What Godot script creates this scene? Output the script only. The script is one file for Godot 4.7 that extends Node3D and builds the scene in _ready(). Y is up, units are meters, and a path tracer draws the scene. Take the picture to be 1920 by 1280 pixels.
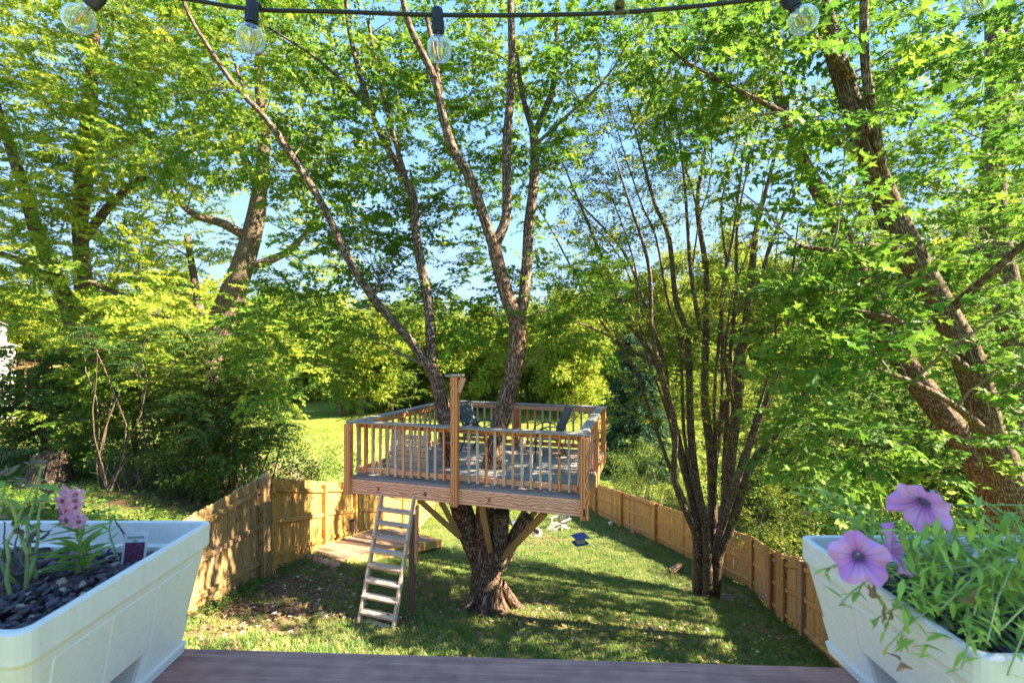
extends Node3D
# A back garden seen from a porch railing: a platform round a multi-stemmed maple, fences running downhill, woods behind.
# The eye is the origin, y is up, the view is towards -z. "z" in measured positions is the distance ahead of the eye in metres.

const FOCAL := 861.0
var rng := RandomNumberGenerator.new()
var noise := FastNoiseLite.new()
var M := {}
var S := {}          # sprig meshes by kind: arrays of variants
var taken := {}

class MB:
	var v := PackedVector3Array()
	var n := PackedVector3Array()
	var uv := PackedVector2Array()
	var c := PackedColorArray()
	var ix := PackedInt32Array()
	var col := Color.WHITE
	func vert(p: Vector3, nn: Vector3, t: Vector2) -> int:
		v.append(p); n.append(nn); uv.append(t); c.append(col)
		return v.size() - 1
	func face(a: int, b: int, d: int, out: Vector3) -> void:   # wound so that it faces out
		if (v[d] - v[a]).cross(v[b] - v[a]).dot(out) >= 0.0:
			ix.append(a); ix.append(b); ix.append(d)
		else:
			ix.append(a); ix.append(d); ix.append(b)
	func tri(a: Vector3, b: Vector3, d: Vector3) -> void:      # flat, its front as wound
		var nn := (d - a).cross(b - a).normalized()
		var i := vert(a, nn, Vector2(a.x, a.z))
		vert(b, nn, Vector2(b.x, b.z)); vert(d, nn, Vector2(d.x, d.z))
		ix.append(i); ix.append(i + 1); ix.append(i + 2)
	func poly(pts: Array, out: Vector3, uvs: Array = []) -> void:  # a flat convex face
		var nn: Vector3 = ((pts[2] - pts[0]) as Vector3).cross(pts[1] - pts[0]).normalized()
		if nn.dot(out) < 0.0:
			nn = -nn
		var first := v.size()
		for k in pts.size():
			vert(pts[k], nn, uvs[k] if uvs.size() else Vector2(pts[k].x, pts[k].y))
		for k in range(1, pts.size() - 1):
			face(first, first + k, first + k + 1, nn)
	# A box with chamfered edges; the grain (u, in units of 2 m) runs along its longest side, v counts in 0.3 m.
	func box(at: Vector3, size: Vector3, turn := Basis.IDENTITY, ch := 0.004, off := Vector2.ZERO) -> void:
		var h := size / 2.0
		ch = minf(ch, minf(h.x, minf(h.y, h.z)) * 0.45)
		var g := size.max_axis_index()
		var pt := func(a: int, s: Vector3) -> Vector3:
			var p := Vector3(h.x - ch, h.y - ch, h.z - ch)
			p[a] = h[a]
			return p * s
		var tx := func(a: int, p: Vector3) -> Vector2:
			var o := 3 - a - g if a != g else (g + 1) % 3
			var gg := g if a != g else (g + 2) % 3
			return Vector2(p[gg] / 2.0, p[o] / 0.3 + a * 0.31) + off
		for a in 3:
			var b := (a + 1) % 3
			var d := (a + 2) % 3
			for s in [-1.0, 1.0]:
				var q := []
				var t := []
				for w in [[-1.0, -1.0], [1.0, -1.0], [1.0, 1.0], [-1.0, 1.0]]:
					var sg := Vector3.ZERO
					sg[a] = s; sg[b] = w[0]; sg[d] = w[1]
					var p: Vector3 = pt.call(a, sg)
					q.append(at + turn * p); t.append(tx.call(a, p))
				var out := Vector3.ZERO
				out[a] = s
				poly(q, turn * out, t)
			for s in [-1.0, 1.0]:
				for w in [-1.0, 1.0]:
					var q := []
					var t := []
					for e in [[a, -1.0], [a, 1.0], [b, 1.0], [b, -1.0]]:
						var sg := Vector3.ZERO
						sg[a] = s; sg[b] = w; sg[d] = e[1]
						var p: Vector3 = pt.call(e[0], sg)
						q.append(at + turn * p); t.append(tx.call(a, p))
					var out := Vector3.ZERO
					out[a] = s; out[b] = w
					poly(q, turn * out, t)
		for sx in [-1.0, 1.0]:
			for sy in [-1.0, 1.0]:
				for sz in [-1.0, 1.0]:
					var sg := Vector3(sx, sy, sz)
					poly([at + turn * pt.call(0, sg), at + turn * pt.call(1, sg), at + turn * pt.call(2, sg)], turn * sg)
	# A beam between two points, w wide (sideways) and t thick (up).
	func beam(a: Vector3, b: Vector3, w: float, t: float, up := Vector3.UP, ch := 0.004, off := Vector2.ZERO) -> void:
		var z := (b - a).normalized()
		var x := up.cross(z).normalized()
		var y := z.cross(x)
		box((a + b) / 2.0, Vector3(w, t, a.distance_to(b)), Basis(x, y, z), ch, off)
	# A tapering tube through points (xyz, radius in w).
	func tube(p: Array, sides: int, bumpy := 0.0, fn: FastNoiseLite = null, vs := 1.0, cap := false) -> void:
		var m := p.size()
		if m < 2:
			return
		var side := Vector3.ZERO
		var run := 0.0
		var first := v.size()
		var rep := maxf(1.0, roundf(TAU * p[0].w / 0.55))
		for k in m:
			var here := Vector3(p[k].x, p[k].y, p[k].z)
			var bf: Vector4 = p[maxi(k - 1, 0)]
			var af: Vector4 = p[mini(k + 1, m - 1)]
			var tan := Vector3(af.x - bf.x, af.y - bf.y, af.z - bf.z).normalized()
			if k == 0:
				side = tan.cross(Vector3(0.3, 0.1, 1.0)).normalized()
			else:
				side = (side - tan * side.dot(tan)).normalized()
				run += Vector3(p[k].x - p[k - 1].x, p[k].y - p[k - 1].y, p[k].z - p[k - 1].z).length()
			var over := tan.cross(side)
			for j in sides + 1:
				var an := TAU * (j % sides) / sides
				var d := side * cos(an) + over * sin(an)
				var r: float = p[k].w
				if bumpy > 0.0 and fn:
					r *= 1.0 + bumpy * fn.get_noise_3d(here.x * 9.0 + d.x * 2.2, here.y * 5.0, here.z * 9.0 + d.z * 2.2)
				vert(here + d * r, d, Vector2(float(j) / sides * rep, run * vs))
		for k in m - 1:
			for j in sides:
				var a := first + k * (sides + 1) + j
				face(a, a + 1, a + sides + 1, n[a])
				face(a + 1, a + sides + 2, a + sides + 1, n[a])
		if cap:
			var e := first + (m - 1) * (sides + 1)
			var tip := Vector3(p[m - 1].x, p[m - 1].y, p[m - 1].z)
			var dn := (tip - Vector3(p[m - 2].x, p[m - 2].y, p[m - 2].z)).normalized()
			var q := vert(tip, dn, Vector2(0.5, 0.5))
			for j in sides:
				var i0 := vert(v[e + j], dn, Vector2(0.1, 0.1))
				var i1 := vert(v[e + j + 1], dn, Vector2(0.9, 0.1))
				face(q, i0, i1, dn)
	# Rounded-rectangle rings joined up: each ring [centre, half x, half z, corner radius].
	func loft(rings: Array, seg := 4, close_last := false) -> void:
		var per := 4 * (seg + 1)
		var all := []
		for r in rings:
			var ring := []
			for q in 4:
				var sx: float = [1.0, -1.0, -1.0, 1.0][q]
				var sz: float = [1.0, 1.0, -1.0, -1.0][q]
				for k in seg + 1:
					var an := PI / 2.0 * (q + float(k) / seg)
					ring.append(r[0] + Vector3(sx * (r[1] - r[3]) + cos(an) * r[3], 0, sz * (r[2] - r[3]) + sin(an) * r[3]))
			all.append(ring)
		for i in rings.size() - 1:
			for k in per:
				var k2 := (k + 1) % per
				var a: Vector3 = all[i][k]
				var b: Vector3 = all[i][k2]
				var d: Vector3 = all[i + 1][k2]
				var e: Vector3 = all[i + 1][k]
				var nn := (e - a).cross(b - a)
				if nn.length() < 1e-9:
					nn = (d - a).cross(b - a)
				nn = nn.normalized()
				var f := vert(a, nn, Vector2(a.x, a.y) * 2.0)
				vert(b, nn, Vector2(b.x, b.y) * 2.0); vert(d, nn, Vector2(d.x, d.y) * 2.0); vert(e, nn, Vector2(e.x, e.y) * 2.0)
				face(f, f + 1, f + 2, nn); face(f, f + 2, f + 3, nn)
		if close_last:
			var last: Array = all[all.size() - 1]
			var up: Vector3 = (rings[rings.size() - 1][0] - rings[0][0]).normalized()
			poly(last, up)
	# Revolved about an axis: profile points (radius, along).
	func lathe(at: Vector3, prof: Array, turn: Basis, sides := 20) -> void:
		var first := v.size()
		for k in prof.size():
			var bf: Vector2 = prof[maxi(k - 1, 0)]
			var af: Vector2 = prof[mini(k + 1, prof.size() - 1)]
			var tg := (af - bf).normalized()
			for j in sides + 1:
				var an := TAU * (j % sides) / sides
				var d := Vector3(cos(an), 0, sin(an))
				vert(at + turn * (d * prof[k].x + Vector3.UP * prof[k].y), turn * (d * tg.y - Vector3.UP * tg.x).normalized(), Vector2(float(j) / sides, float(k) / prof.size()))
		for k in prof.size() - 1:
			for j in sides:
				var a := first + k * (sides + 1) + j
				var o := n[a] + n[a + sides + 2]
				face(a, a + 1, a + sides + 1, o); face(a + 1, a + sides + 2, a + sides + 1, o)
	# A leaf: a fan over its outline (x across, y along, in leaf lengths), folded along the midrib and curled.
	func leaf(at: Vector3, dir: Vector3, up: Vector3, size: float, outline: Array, fold := 0.25, curl := 0.2) -> void:
		var x := dir.cross(up).normalized()
		var nn := x.cross(dir).normalized()
		var q := []
		for o in outline:
			q.append(at + (x * o.x + dir * o.y + nn * (absf(o.x) * fold - o.y * o.y * curl)) * size)
		var mid := at + (dir * 0.45 - nn * 0.2 * curl) * size
		for k in q.size():
			var k2 := (k + 1) % q.size()
			tri(mid, q[k], q[k2])
	func mesh() -> ArrayMesh:
		var a := []
		a.resize(Mesh.ARRAY_MAX)
		a[Mesh.ARRAY_VERTEX] = v; a[Mesh.ARRAY_NORMAL] = n; a[Mesh.ARRAY_TEX_UV] = uv; a[Mesh.ARRAY_COLOR] = c; a[Mesh.ARRAY_INDEX] = ix
		var m := ArrayMesh.new()
		if v.size():
			m.add_surface_from_arrays(Mesh.PRIMITIVE_TRIANGLES, a)
		return m

# ---------------------------------------------------------------- naming
func numbered(called: String) -> String:
	var k: int = taken.get(called, 0)
	taken[called] = k + 1
	return called if k == 0 else "%s_%03d" % [called, k]

func tag(o: Node3D, label := "", category := "", group := "", kind := "") -> void:
	if label: o.set_meta("label", label)
	if category: o.set_meta("category", category)
	if group: o.set_meta("group", group)
	if kind: o.set_meta("kind", kind)

func thing(called: String, label: String, category: String, at := Vector3.ZERO, group := "") -> Node3D:
	var o := Node3D.new()
	o.name = numbered(called)
	add_child(o)
	o.position = at
	tag(o, label, category, group)
	return o

func part(called: String, shape, mat: Material, parent: Node3D, label := "") -> MeshInstance3D:
	var o := MeshInstance3D.new()
	o.mesh = shape.mesh() if shape is MB else shape
	o.material_override = mat
	if parent == self:
		o.name = numbered(called)
		add_child(o)
	else:
		var key := str(parent.get_instance_id()) + called
		var k: int = taken.get(key, 0)
		taken[key] = k + 1
		o.name = called if k == 0 else "%s_%03d" % [called, k]
		parent.add_child(o)
	if label: o.set_meta("label", label)
	return o

func copies(called: String, shape: Mesh, mat: Material, where: Array, tints: Array, parent: Node3D) -> MultiMeshInstance3D:
	var mm := MultiMesh.new()
	mm.transform_format = MultiMesh.TRANSFORM_3D
	mm.use_colors = true
	mm.mesh = shape
	mm.instance_count = where.size()
	var b := PackedFloat32Array()
	b.resize(where.size() * 16)
	for k in where.size():
		var t: Transform3D = where[k]
		var c: Color = tints[k]
		var i := k * 16
		b[i] = t.basis.x.x; b[i + 1] = t.basis.y.x; b[i + 2] = t.basis.z.x; b[i + 3] = t.origin.x
		b[i + 4] = t.basis.x.y; b[i + 5] = t.basis.y.y; b[i + 6] = t.basis.z.y; b[i + 7] = t.origin.y
		b[i + 8] = t.basis.x.z; b[i + 9] = t.basis.y.z; b[i + 10] = t.basis.z.z; b[i + 11] = t.origin.z
		b[i + 12] = c.r; b[i + 13] = c.g; b[i + 14] = c.b; b[i + 15] = 1.0
	mm.buffer = b
	var o := MultiMeshInstance3D.new()
	o.multimesh = mm
	o.material_override = mat
	if parent == self:
		o.name = numbered(called)
		add_child(o)
	else:
		var key := str(parent.get_instance_id()) + called
		var k2: int = taken.get(key, 0)
		taken[key] = k2 + 1
		o.name = called if k2 == 0 else "%s_%03d" % [called, k2]
		parent.add_child(o)
	return o

func R(a: float, b: float) -> float:
	return rng.randf_range(a, b)

func rvec() -> Vector3:
	var y := R(-1, 1)
	var a := R(0, TAU)
	var s := sqrt(1.0 - y * y)
	return Vector3(s * cos(a), y, s * sin(a))

# A measured direction of sight (in photograph units) at a distance z ahead.
func at(px: float, py: float, z: float) -> Vector3:
	return Vector3((px - 960.0) / FOCAL * z, (640.0 - py) / FOCAL * z, -z)

# ---------------------------------------------------------------- the lie of the land
const GROUND_L := [[0.0, -1.6], [6.0, -3.55], [8.7, -4.42], [12.3, -5.54], [14.2, -6.25], [20.0, -8.5], [24.6, -10.15], [31.0, -11.3], [40.0, -11.8], [60.0, -11.6], [90.0, -11.2], [130.0, -10.0], [400.0, -5.0]]
const GROUND_R := [[0.0, -2.7], [5.0, -4.6], [9.85, -6.45], [11.8, -7.3], [13.6, -8.0], [16.0, -8.6], [21.0, -9.2], [24.0, -9.66], [27.6, -10.35], [33.0, -11.0], [45.0, -11.5], [60.0, -11.4], [90.0, -11.0], [130.0, -10.0], [400.0, -5.0]]
const GROUND_FAR_L := [[0.0, -1.6], [8.0, -3.4], [15.0, -5.0], [22.0, -5.4], [35.0, -6.6], [50.0, -10.5], [60.0, -11.5], [90.0, -11.0], [130.0, -10.0], [400.0, -5.0]]

func along(tab: Array, z: float) -> float:
	if z <= tab[0][0]:
		return tab[0][1]
	for k in tab.size() - 1:
		if z <= tab[k + 1][0]:
			return lerpf(tab[k][1], tab[k + 1][1], (z - tab[k][0]) / (tab[k + 1][0] - tab[k][0]))
	return tab[tab.size() - 1][1]

func smooth_along(tab: Array, z: float) -> float:
	return (along(tab, z - 0.9) + along(tab, z) * 2.0 + along(tab, z + 0.9)) / 4.0

func gy(x: float, z: float) -> float:   # ground height at x, z ahead
	var l := smooth_along(GROUND_L, z)
	var r := smooth_along(GROUND_R, z)
	var h: float
	if x < -5.2:
		var t := smoothstep(0.0, 1.0, clampf((-5.2 - x) / 9.0, 0, 1))
		h = lerpf(l, smooth_along(GROUND_FAR_L, z), t)
	elif x > 7.0:
		h = r - 0.08 * minf(x - 7.0, 8.0) * clampf(1.0 - (z - 20.0) / 40.0, 0, 1)
	else:
		h = lerpf(l, r, (x + 5.2) / 12.2)
	return h + 0.03 * noise.get_noise_2d(x * 12.0, z * 12.0) + 0.05 * noise.get_noise_2d(x * 3.0 + 50.0, z * 3.0)

func ground(x: float, z: float) -> Vector3:
	return Vector3(x, gy(x, z), -z)

func hit(px: float, py: float) -> Vector3:   # where a measured line of sight meets the ground
	var z := 3.0
	while z < 150.0:
		var p := at(px, py, z)
		if p.y <= gy(p.x, z):
			return ground(p.x, z)
		z += 0.03
	return ground(0, 100)

# ---------------------------------------------------------------- textures and materials
func pic(w: int, h: int, fn: Callable) -> ImageTexture:
	var im := Image.create(w, h, false, Image.FORMAT_RGB8)
	for y in h:
		for x in w:
			im.set_pixel(x, y, fn.call(float(x) / w, float(y) / h))
	return ImageTexture.create_from_image(im)

func wood_picture(seed_: int, rings: float, contrast: float, knots: int, waves: float, fibre := 1.0) -> ImageTexture:
	var n1 := FastNoiseLite.new()
	n1.seed = seed_; n1.frequency = 0.5
	var kn := []
	for k in knots:
		kn.append(Vector2(R(0, 1), R(0.3, 0.7)))
	return pic(1024, 128, func(x: float, y: float) -> Color:
		var cx := cos(x * TAU)
		var sx := sin(x * TAU)
		var w := n1.get_noise_3d(cx * 0.75, sx * 0.75, y * 0.5 + 7.0)
		var f := n1.get_noise_3d(cx * 16.0, sx * 16.0, y * 60.0)
		var g := n1.get_noise_3d(cx * 5.0, sx * 5.0, y * 160.0)
		var ring := absf(y - 0.5 + w * 0.3) * rings + w * waves
		var dark := 0.0
		for q in kn:
			var dx := absf(x - q.x)
			dx = minf(dx, 1.0 - dx) * 6.6
			var d := sqrt(dx * dx * 0.5 + (y - q.y) * (y - q.y))
			ring += 1.3 * exp(-d * d * 45.0)
			dark += smoothstep(0.075, 0.03, d)
		var saw := ring - floorf(ring)
		var late := smoothstep(0.2, 0.85, saw) * smoothstep(1.0, 0.88, saw)
		var t := clampf(late * contrast + fibre * (0.16 * f + 0.22 * g), 0, 1)
		var c := Color(1, 1, 1).lerp(Color(0.55, 0.38, 0.28), t)
		return c.lerp(Color(0.34, 0.2, 0.13), clampf(dark * 0.8, 0, 1)))

func std(tex: Texture2D, color: Color, rough := 0.8) -> StandardMaterial3D:
	var m := StandardMaterial3D.new()
	m.albedo_color = color.linear_to_srgb()
	m.albedo_texture = tex
	m.roughness = rough
	return m

func wood(tex: Texture2D, color: Color, relief := 0.12) -> StandardMaterial3D:
	var m := std(tex, color, 0.82)
	m.metallic_specular = 0.3
	if relief > 0.0:
		m.heightmap_enabled = true
		m.heightmap_texture = tex
		m.heightmap_scale = relief
	return m

func leafy(backlight := 0.95, rough := 0.55, tint := Color(1, 1, 1)) -> StandardMaterial3D:
	var m := StandardMaterial3D.new()
	m.albedo_color = tint
	m.vertex_color_use_as_albedo = true
	m.roughness = rough
	m.metallic_specular = 0.25
	m.backlight_enabled = true
	m.backlight = Color(backlight, backlight, backlight)
	m.cull_mode = BaseMaterial3D.CULL_DISABLED
	return m

func make_materials() -> void:
	var grain := wood_picture(3, 11.0, 0.42, 2, 1.6, 0.9)
	var bold := wood_picture(31, 7.0, 0.62, 1, 2.2, 0.6)
	var pine := wood_picture(8, 6.0, 0.45, 9, 3.0)
	var fine := FastNoiseLite.new()
	fine.seed = 14; fine.frequency = 1.0; fine.fractal_octaves = 3
	var streak := pic(512, 256, func(x: float, y: float) -> Color:
		var cx := cos(x * TAU)
		var sx := sin(x * TAU)
		var a := fine.get_noise_3d(cx * 1.6, sx * 1.6, y * 40.0) * 0.5 + 0.5
		var b := fine.get_noise_3d(cx * 9.0, sx * 9.0, y * 9.0 + 30.0) * 0.5 + 0.5
		return Color(0.7, 0.66, 0.68).lerp(Color(1, 1, 1), clampf(a * 0.9 + b * 0.6 - 0.2, 0, 1)))
	M.platform = [wood(bold, Color(0.800, 0.359, 0.153), 0.0), wood(bold, Color(0.730, 0.313, 0.126), 0.0), wood(grain, Color(0.800, 0.414, 0.225), 0.0), wood(grain, Color(0.700, 0.386, 0.225), 0.0)]
	M.fascia = wood(bold, Color(0.86, 0.47, 0.3), 0.0)
	M.weathered = [wood(grain, Color(0.38, 0.36, 0.34), 0.0), wood(grain, Color(0.29, 0.28, 0.275), 0.0), wood(grain, Color(0.45, 0.41, 0.37), 0.0), wood(grain, Color(0.36, 0.31, 0.27), 0.0)]
	M.ladder = [wood(grain, Color(0.646, 0.477, 0.353), 0.0), wood(grain, Color(0.589, 0.423, 0.310), 0.0), wood(grain, Color(0.684, 0.531, 0.404), 0.0)]
	M.brace = wood(grain, Color(0.55, 0.33, 0.13), 0.0)
	M.walk = [wood(grain, Color(0.3, 0.2, 0.13), 0.0), wood(grain, Color(0.35, 0.24, 0.16), 0.0), wood(grain, Color(0.26, 0.175, 0.12), 0.0)]
	M.darkpost = wood(grain, Color(0.2, 0.13, 0.09), 0.0)
	M.pale = [wood(pine, Color(0.585, 0.352, 0.144), 0.0), wood(pine, Color(0.540, 0.320, 0.130), 0.0), wood(pine, Color(0.621, 0.384, 0.173), 0.0), wood(pine, Color(0.567, 0.360, 0.166), 0.0), wood(pine, Color(0.450, 0.248, 0.101), 0.0), wood(pine, Color(0.495, 0.344, 0.209), 0.0), wood(pine, Color(0.648, 0.376, 0.144), 0.0)]
	M.grey_pale = [wood(pine, Color(0.48, 0.31, 0.13), 0.0), wood(pine, Color(0.42, 0.27, 0.12), 0.0), wood(pine, Color(0.52, 0.33, 0.14), 0.0), wood(pine, Color(0.38, 0.26, 0.14), 0.0)]
	M.gold = [wood(pine, Color(0.626, 0.361, 0.104), 0.0), wood(pine, Color(0.570, 0.319, 0.088), 0.0), wood(pine, Color(0.653, 0.395, 0.128), 0.0), wood(pine, Color(0.534, 0.294, 0.088), 0.0)]
	M.railpaint = wood(streak, Color(0.5, 0.245, 0.19), 0.05)
	M.railpaint.roughness = 0.62
	# bark: plates between furrows, round the trunk and up it
	var cell := FastNoiseLite.new()
	cell.seed = 5; cell.noise_type = FastNoiseLite.TYPE_CELLULAR; cell.frequency = 0.5
	cell.cellular_return_type = FastNoiseLite.RETURN_DISTANCE2_SUB
	var fn := FastNoiseLite.new()
	fn.seed = 6; fn.frequency = 0.6; fn.fractal_octaves = 4
	var bark := pic(256, 512, func(x: float, y: float) -> Color:
		var cx := cos(x * TAU) * 4.4
		var sx := sin(x * TAU) * 4.4
		var wob := fn.get_noise_3d(cx, sx, y * 7.0) * 1.2
		var py := cos(y * TAU) * 1.9
		var qy := sin(y * TAU) * 1.9
		var e := cell.get_noise_3d(cx + wob + py, sx + wob + qy, py * 1.2 - qy)
		var plate := smoothstep(-0.98, -0.62, e)
		var f := fn.get_noise_3d(cx * 5.0, sx * 5.0, y * 30.0) * 0.5 + 0.5
		var k := clampf(plate * (0.55 + 0.6 * f), 0, 1)
		return Color(0.3, 0.25, 0.22).lerp(Color(0.98, 0.95, 0.92), k))
	var mk_bark := func(c: Color, relief: float) -> StandardMaterial3D:
		var m := std(bark, c, 0.95)
		m.metallic_specular = 0.15
		m.heightmap_enabled = true; m.heightmap_texture = bark; m.heightmap_scale = relief
		return m
	M.bark = mk_bark.call(Color(0.42, 0.34, 0.28), 1.6)
	M.bark_red = mk_bark.call(Color(0.54, 0.38, 0.29), 2.0)
	M.bark_dark = mk_bark.call(Color(0.43, 0.34, 0.265), 1.2)
	M.bark_grey = mk_bark.call(Color(0.5, 0.41, 0.32), 1.8)
	M.twig = std(null, Color(0.2, 0.155, 0.115), 0.9)
	M.dead = std(null, Color(0.24, 0.19, 0.15), 0.9)
	M.leaf = leafy()
	M.leaf_flat = leafy(0.8, 0.45)
	M.needle = leafy(0.3, 0.6)
	M.grass = leafy(0.7, 0.6)
	M.litter = leafy(0.3, 0.8)
	# ground: vertex colours times a fine mottle
	var gn := FastNoiseLite.new()
	gn.seed = 21; gn.frequency = 0.035; gn.fractal_octaves = 5
	var gt := NoiseTexture2D.new()
	gt.width = 512; gt.height = 512; gt.seamless = true; gt.noise = gn
	var ramp := Gradient.new()
	ramp.set_color(0, Color(0.78, 0.78, 0.78)); ramp.set_color(1, Color(1, 1, 1))
	gt.color_ramp = ramp
	M.ground = std(gt, Color(1, 1, 1), 0.95)
	M.ground.vertex_color_use_as_albedo = true
	M.ground.metallic_specular = 0.1
	M.ground.heightmap_enabled = true; M.ground.heightmap_texture = gt; M.ground.heightmap_scale = 3.0
	M.plastic = std(null, Color(0.8, 0.745, 0.71), 0.5)
	var dn := FastNoiseLite.new()
	dn.seed = 33; dn.frequency = 0.9; dn.fractal_octaves = 4
	var dirt := pic(256, 256, func(x: float, y: float) -> Color:
		var a := dn.get_noise_3d(cos(x * TAU) * 3.0, sin(x * TAU) * 3.0, cos(y * TAU) * 3.0 + sin(y * TAU) * 7.0) * 0.5 + 0.5
		var b := dn.get_noise_3d(cos(x * TAU) * 22.0, sin(x * TAU) * 22.0, y * 60.0) * 0.5 + 0.5
		var c := Color(0.93, 0.92, 0.89).lerp(Color(1, 1, 1), a)
		return c.lerp(Color(0.35, 0.3, 0.26), smoothstep(0.8, 0.86, b) * 0.8))
	M.plastic.albedo_texture = dirt
	M.plastic.uv1_triplanar = true
	M.plastic.uv1_scale = Vector3(5, 5, 5)
	M.plastic_groove = std(null, Color(0.68, 0.66, 0.62), 0.5)
	M.black = std(null, Color(0.012, 0.012, 0.014), 0.55)
	M.metal_dark = std(null, Color(0.02, 0.022, 0.026), 0.45)
	M.sling = std(null, Color(0.09, 0.115, 0.14), 0.8)
	M.glass = StandardMaterial3D.new()
	M.glass.transparency = BaseMaterial3D.TRANSPARENCY_ALPHA
	M.glass.albedo_color = Color(1, 1, 1, 0.0)
	M.glass.roughness = 0.0
	M.glass.refraction_enabled = true
	M.glass.refraction_scale = 0.05
	M.filament = std(null, Color(0.85, 0.32, 0.03), 0.5)
	M.brass = std(null, Color(0.5, 0.4, 0.25), 0.35)
	M.brass.metallic = 0.8
	M.white = std(null, Color(0.6, 0.6, 0.58), 0.6)
	M.cream = std(null, Color(0.33, 0.3, 0.235), 0.85)
	M.blue = std(null, Color(0.055, 0.085, 0.22), 0.6)
	M.stone = std(null, Color(0.2, 0.17, 0.15), 0.9)
	M.brick = [std(null, Color(0.36, 0.21, 0.13), 0.9), std(null, Color(0.4, 0.25, 0.16), 0.9), std(null, Color(0.32, 0.19, 0.12), 0.9)]
	M.roof = std(null, Color(0.16, 0.15, 0.15), 0.9)
	M.window = std(null, Color(0.05, 0.06, 0.08), 0.15)
	M.gravel = leafy(0.0, 0.95)
	M.gravel.backlight_enabled = false
	M.flower = leafy(0.8, 0.6)
	M.soil = std(null, Color(0.035, 0.025, 0.02), 0.95)

# ---------------------------------------------------------------- leaves and sprigs
const MAPLE := [[0.02, 0.0], [0.22, 0.06], [0.47, 0.1], [0.36, 0.26], [0.3, 0.36], [0.44, 0.44], [0.66, 0.62], [0.42, 0.62], [0.2, 0.54], [0.2, 0.7], [0.13, 0.82], [0.0, 1.06]]
const MAPLE_SMALL := [[0.02, 0.0], [0.44, 0.1], [0.26, 0.34], [0.62, 0.64], [0.18, 0.56], [0.0, 1.06]]
const OVAL := [[0.0, 0.0], [0.2, 0.25], [0.24, 0.5], [0.15, 0.8], [0.0, 1.0]]
const LANCE := [[0.0, 0.0], [0.11, 0.3], [0.1, 0.6], [0.0, 1.0]]

func full(half: Array) -> Array:   # both halves of a leaf outline
	var o := []
	for p in half:
		o.append(Vector2(p[0], p[1]))
	for k in range(half.size() - 2, 0, -1):
		o.append(Vector2(-half[k][0], half[k][1]))
	return o

func leaf_tone(spread: float) -> Color:
	var b := 1.0 + R(-spread, spread)
	return Color(b * (1.0 + R(-0.1, 0.18)), b, b * (1.0 + R(-0.2, 0.2)))

# A twig along +z with leaves to both sides, their faces turned up.
func sprig(n: int, length: float, size: float, outline: Array, droop: float, seed_: int, spread := 0.22, tumble := 0.55) -> ArrayMesh:
	rng.seed = seed_
	var mb := MB.new()
	var o := full(outline)
	mb.col = Color(0.5, 0.4, 0.3)
	var pts := []
	for k in 4:
		var t := k / 3.0
		pts.append(Vector4(0, -droop * t * t, t * length, 0.004 * (1.2 - t)))
	mb.tube(pts, 3)
	for k in n:
		var t := (k + 0.6) / n
		var s := 1.0 if k % 2 == 0 else -1.0
		var base := Vector3(0, -droop * t * t, t * length)
		var dir := Vector3(s * R(0.4, 1.0), R(-0.55, 0.3), R(0.1, 0.9)).normalized()
		if k == n - 1:
			dir = Vector3(R(-0.3, 0.3), R(-0.5, 0.1), 1).normalized()
		var up := (Vector3.UP + rvec() * tumble).normalized()
		mb.col = leaf_tone(spread)
		var l := size * R(0.5, 1.25)
		mb.leaf(base + dir * size * R(0.25, 0.6), dir, up, l, o, R(0.05, 0.5), R(-0.1, 0.55))
	return mb.mesh()

func clump(n: int, radius: float, size: float, outline: Array, seed_: int, spread := 0.25, flat := 0.7) -> ArrayMesh:
	rng.seed = seed_
	var mb := MB.new()
	var o := full(outline)
	for k in n:
		var d := rvec() * pow(R(0, 1), 0.45) * radius
		d.y *= flat
		mb.col = leaf_tone(spread)
		var dir := (d.normalized() + rvec() * 0.7 + Vector3.DOWN * 0.35).normalized()
		mb.leaf(d, dir, (Vector3.UP + rvec() * 0.8).normalized(), size * R(0.7, 1.25), o, R(0.05, 0.3), R(0, 0.3))
	return mb.mesh()

# A pinnate leaf along +z: leaflets in pairs on a rachis that arches over.
func pinnate(pairs: int, length: float, size: float, seed_: int) -> ArrayMesh:
	rng.seed = seed_
	var mb := MB.new()
	var o := full(LANCE)
	var spine := func(t: float) -> Vector3: return Vector3(0, length * (0.22 * t - 0.5 * t * t), length * t)
	mb.col = Color(0.8, 0.7, 0.4)
	var pts := []
	for k in 6:
		var p: Vector3 = spine.call(k / 5.0)
		pts.append(Vector4(p.x, p.y, p.z, 0.005 * (1.2 - k / 5.0)))
	mb.tube(pts, 3)
	for k in pairs:
		var t := 0.14 + 0.84 * k / (pairs - 1.0)
		for s in [-1.0, 1.0]:
			mb.col = leaf_tone(0.12)
			var dir := Vector3(s, R(-0.35, -0.1), 0.35 + 0.5 * t).normalized()
			mb.leaf(spine.call(t), dir, Vector3.UP + Vector3(s * 0.2, 0, 0) + rvec() * 0.15, size * (1.15 - 0.45 * absf(t - 0.4)) * R(0.9, 1.1), o, 0.2, 0.2)
	return mb.mesh()

func needles(n: int, length: float, seed_: int) -> ArrayMesh:
	rng.seed = seed_
	var mb := MB.new()
	for k in n:
		var t := R(0, 1)
		var base := Vector3(0, -0.15 * t * t * length, t * length)
		var d := Vector3(R(-1, 1), R(-0.7, 0.5), R(0.2, 1.0)).normalized()
		mb.col = leaf_tone(0.2)
		var x := d.cross(rvec()).normalized() * 0.035
		mb.tri(base - x, base + d * R(0.2, 0.4) * (1.25 - 0.6 * t), base + x)
	return mb.mesh()

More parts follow.
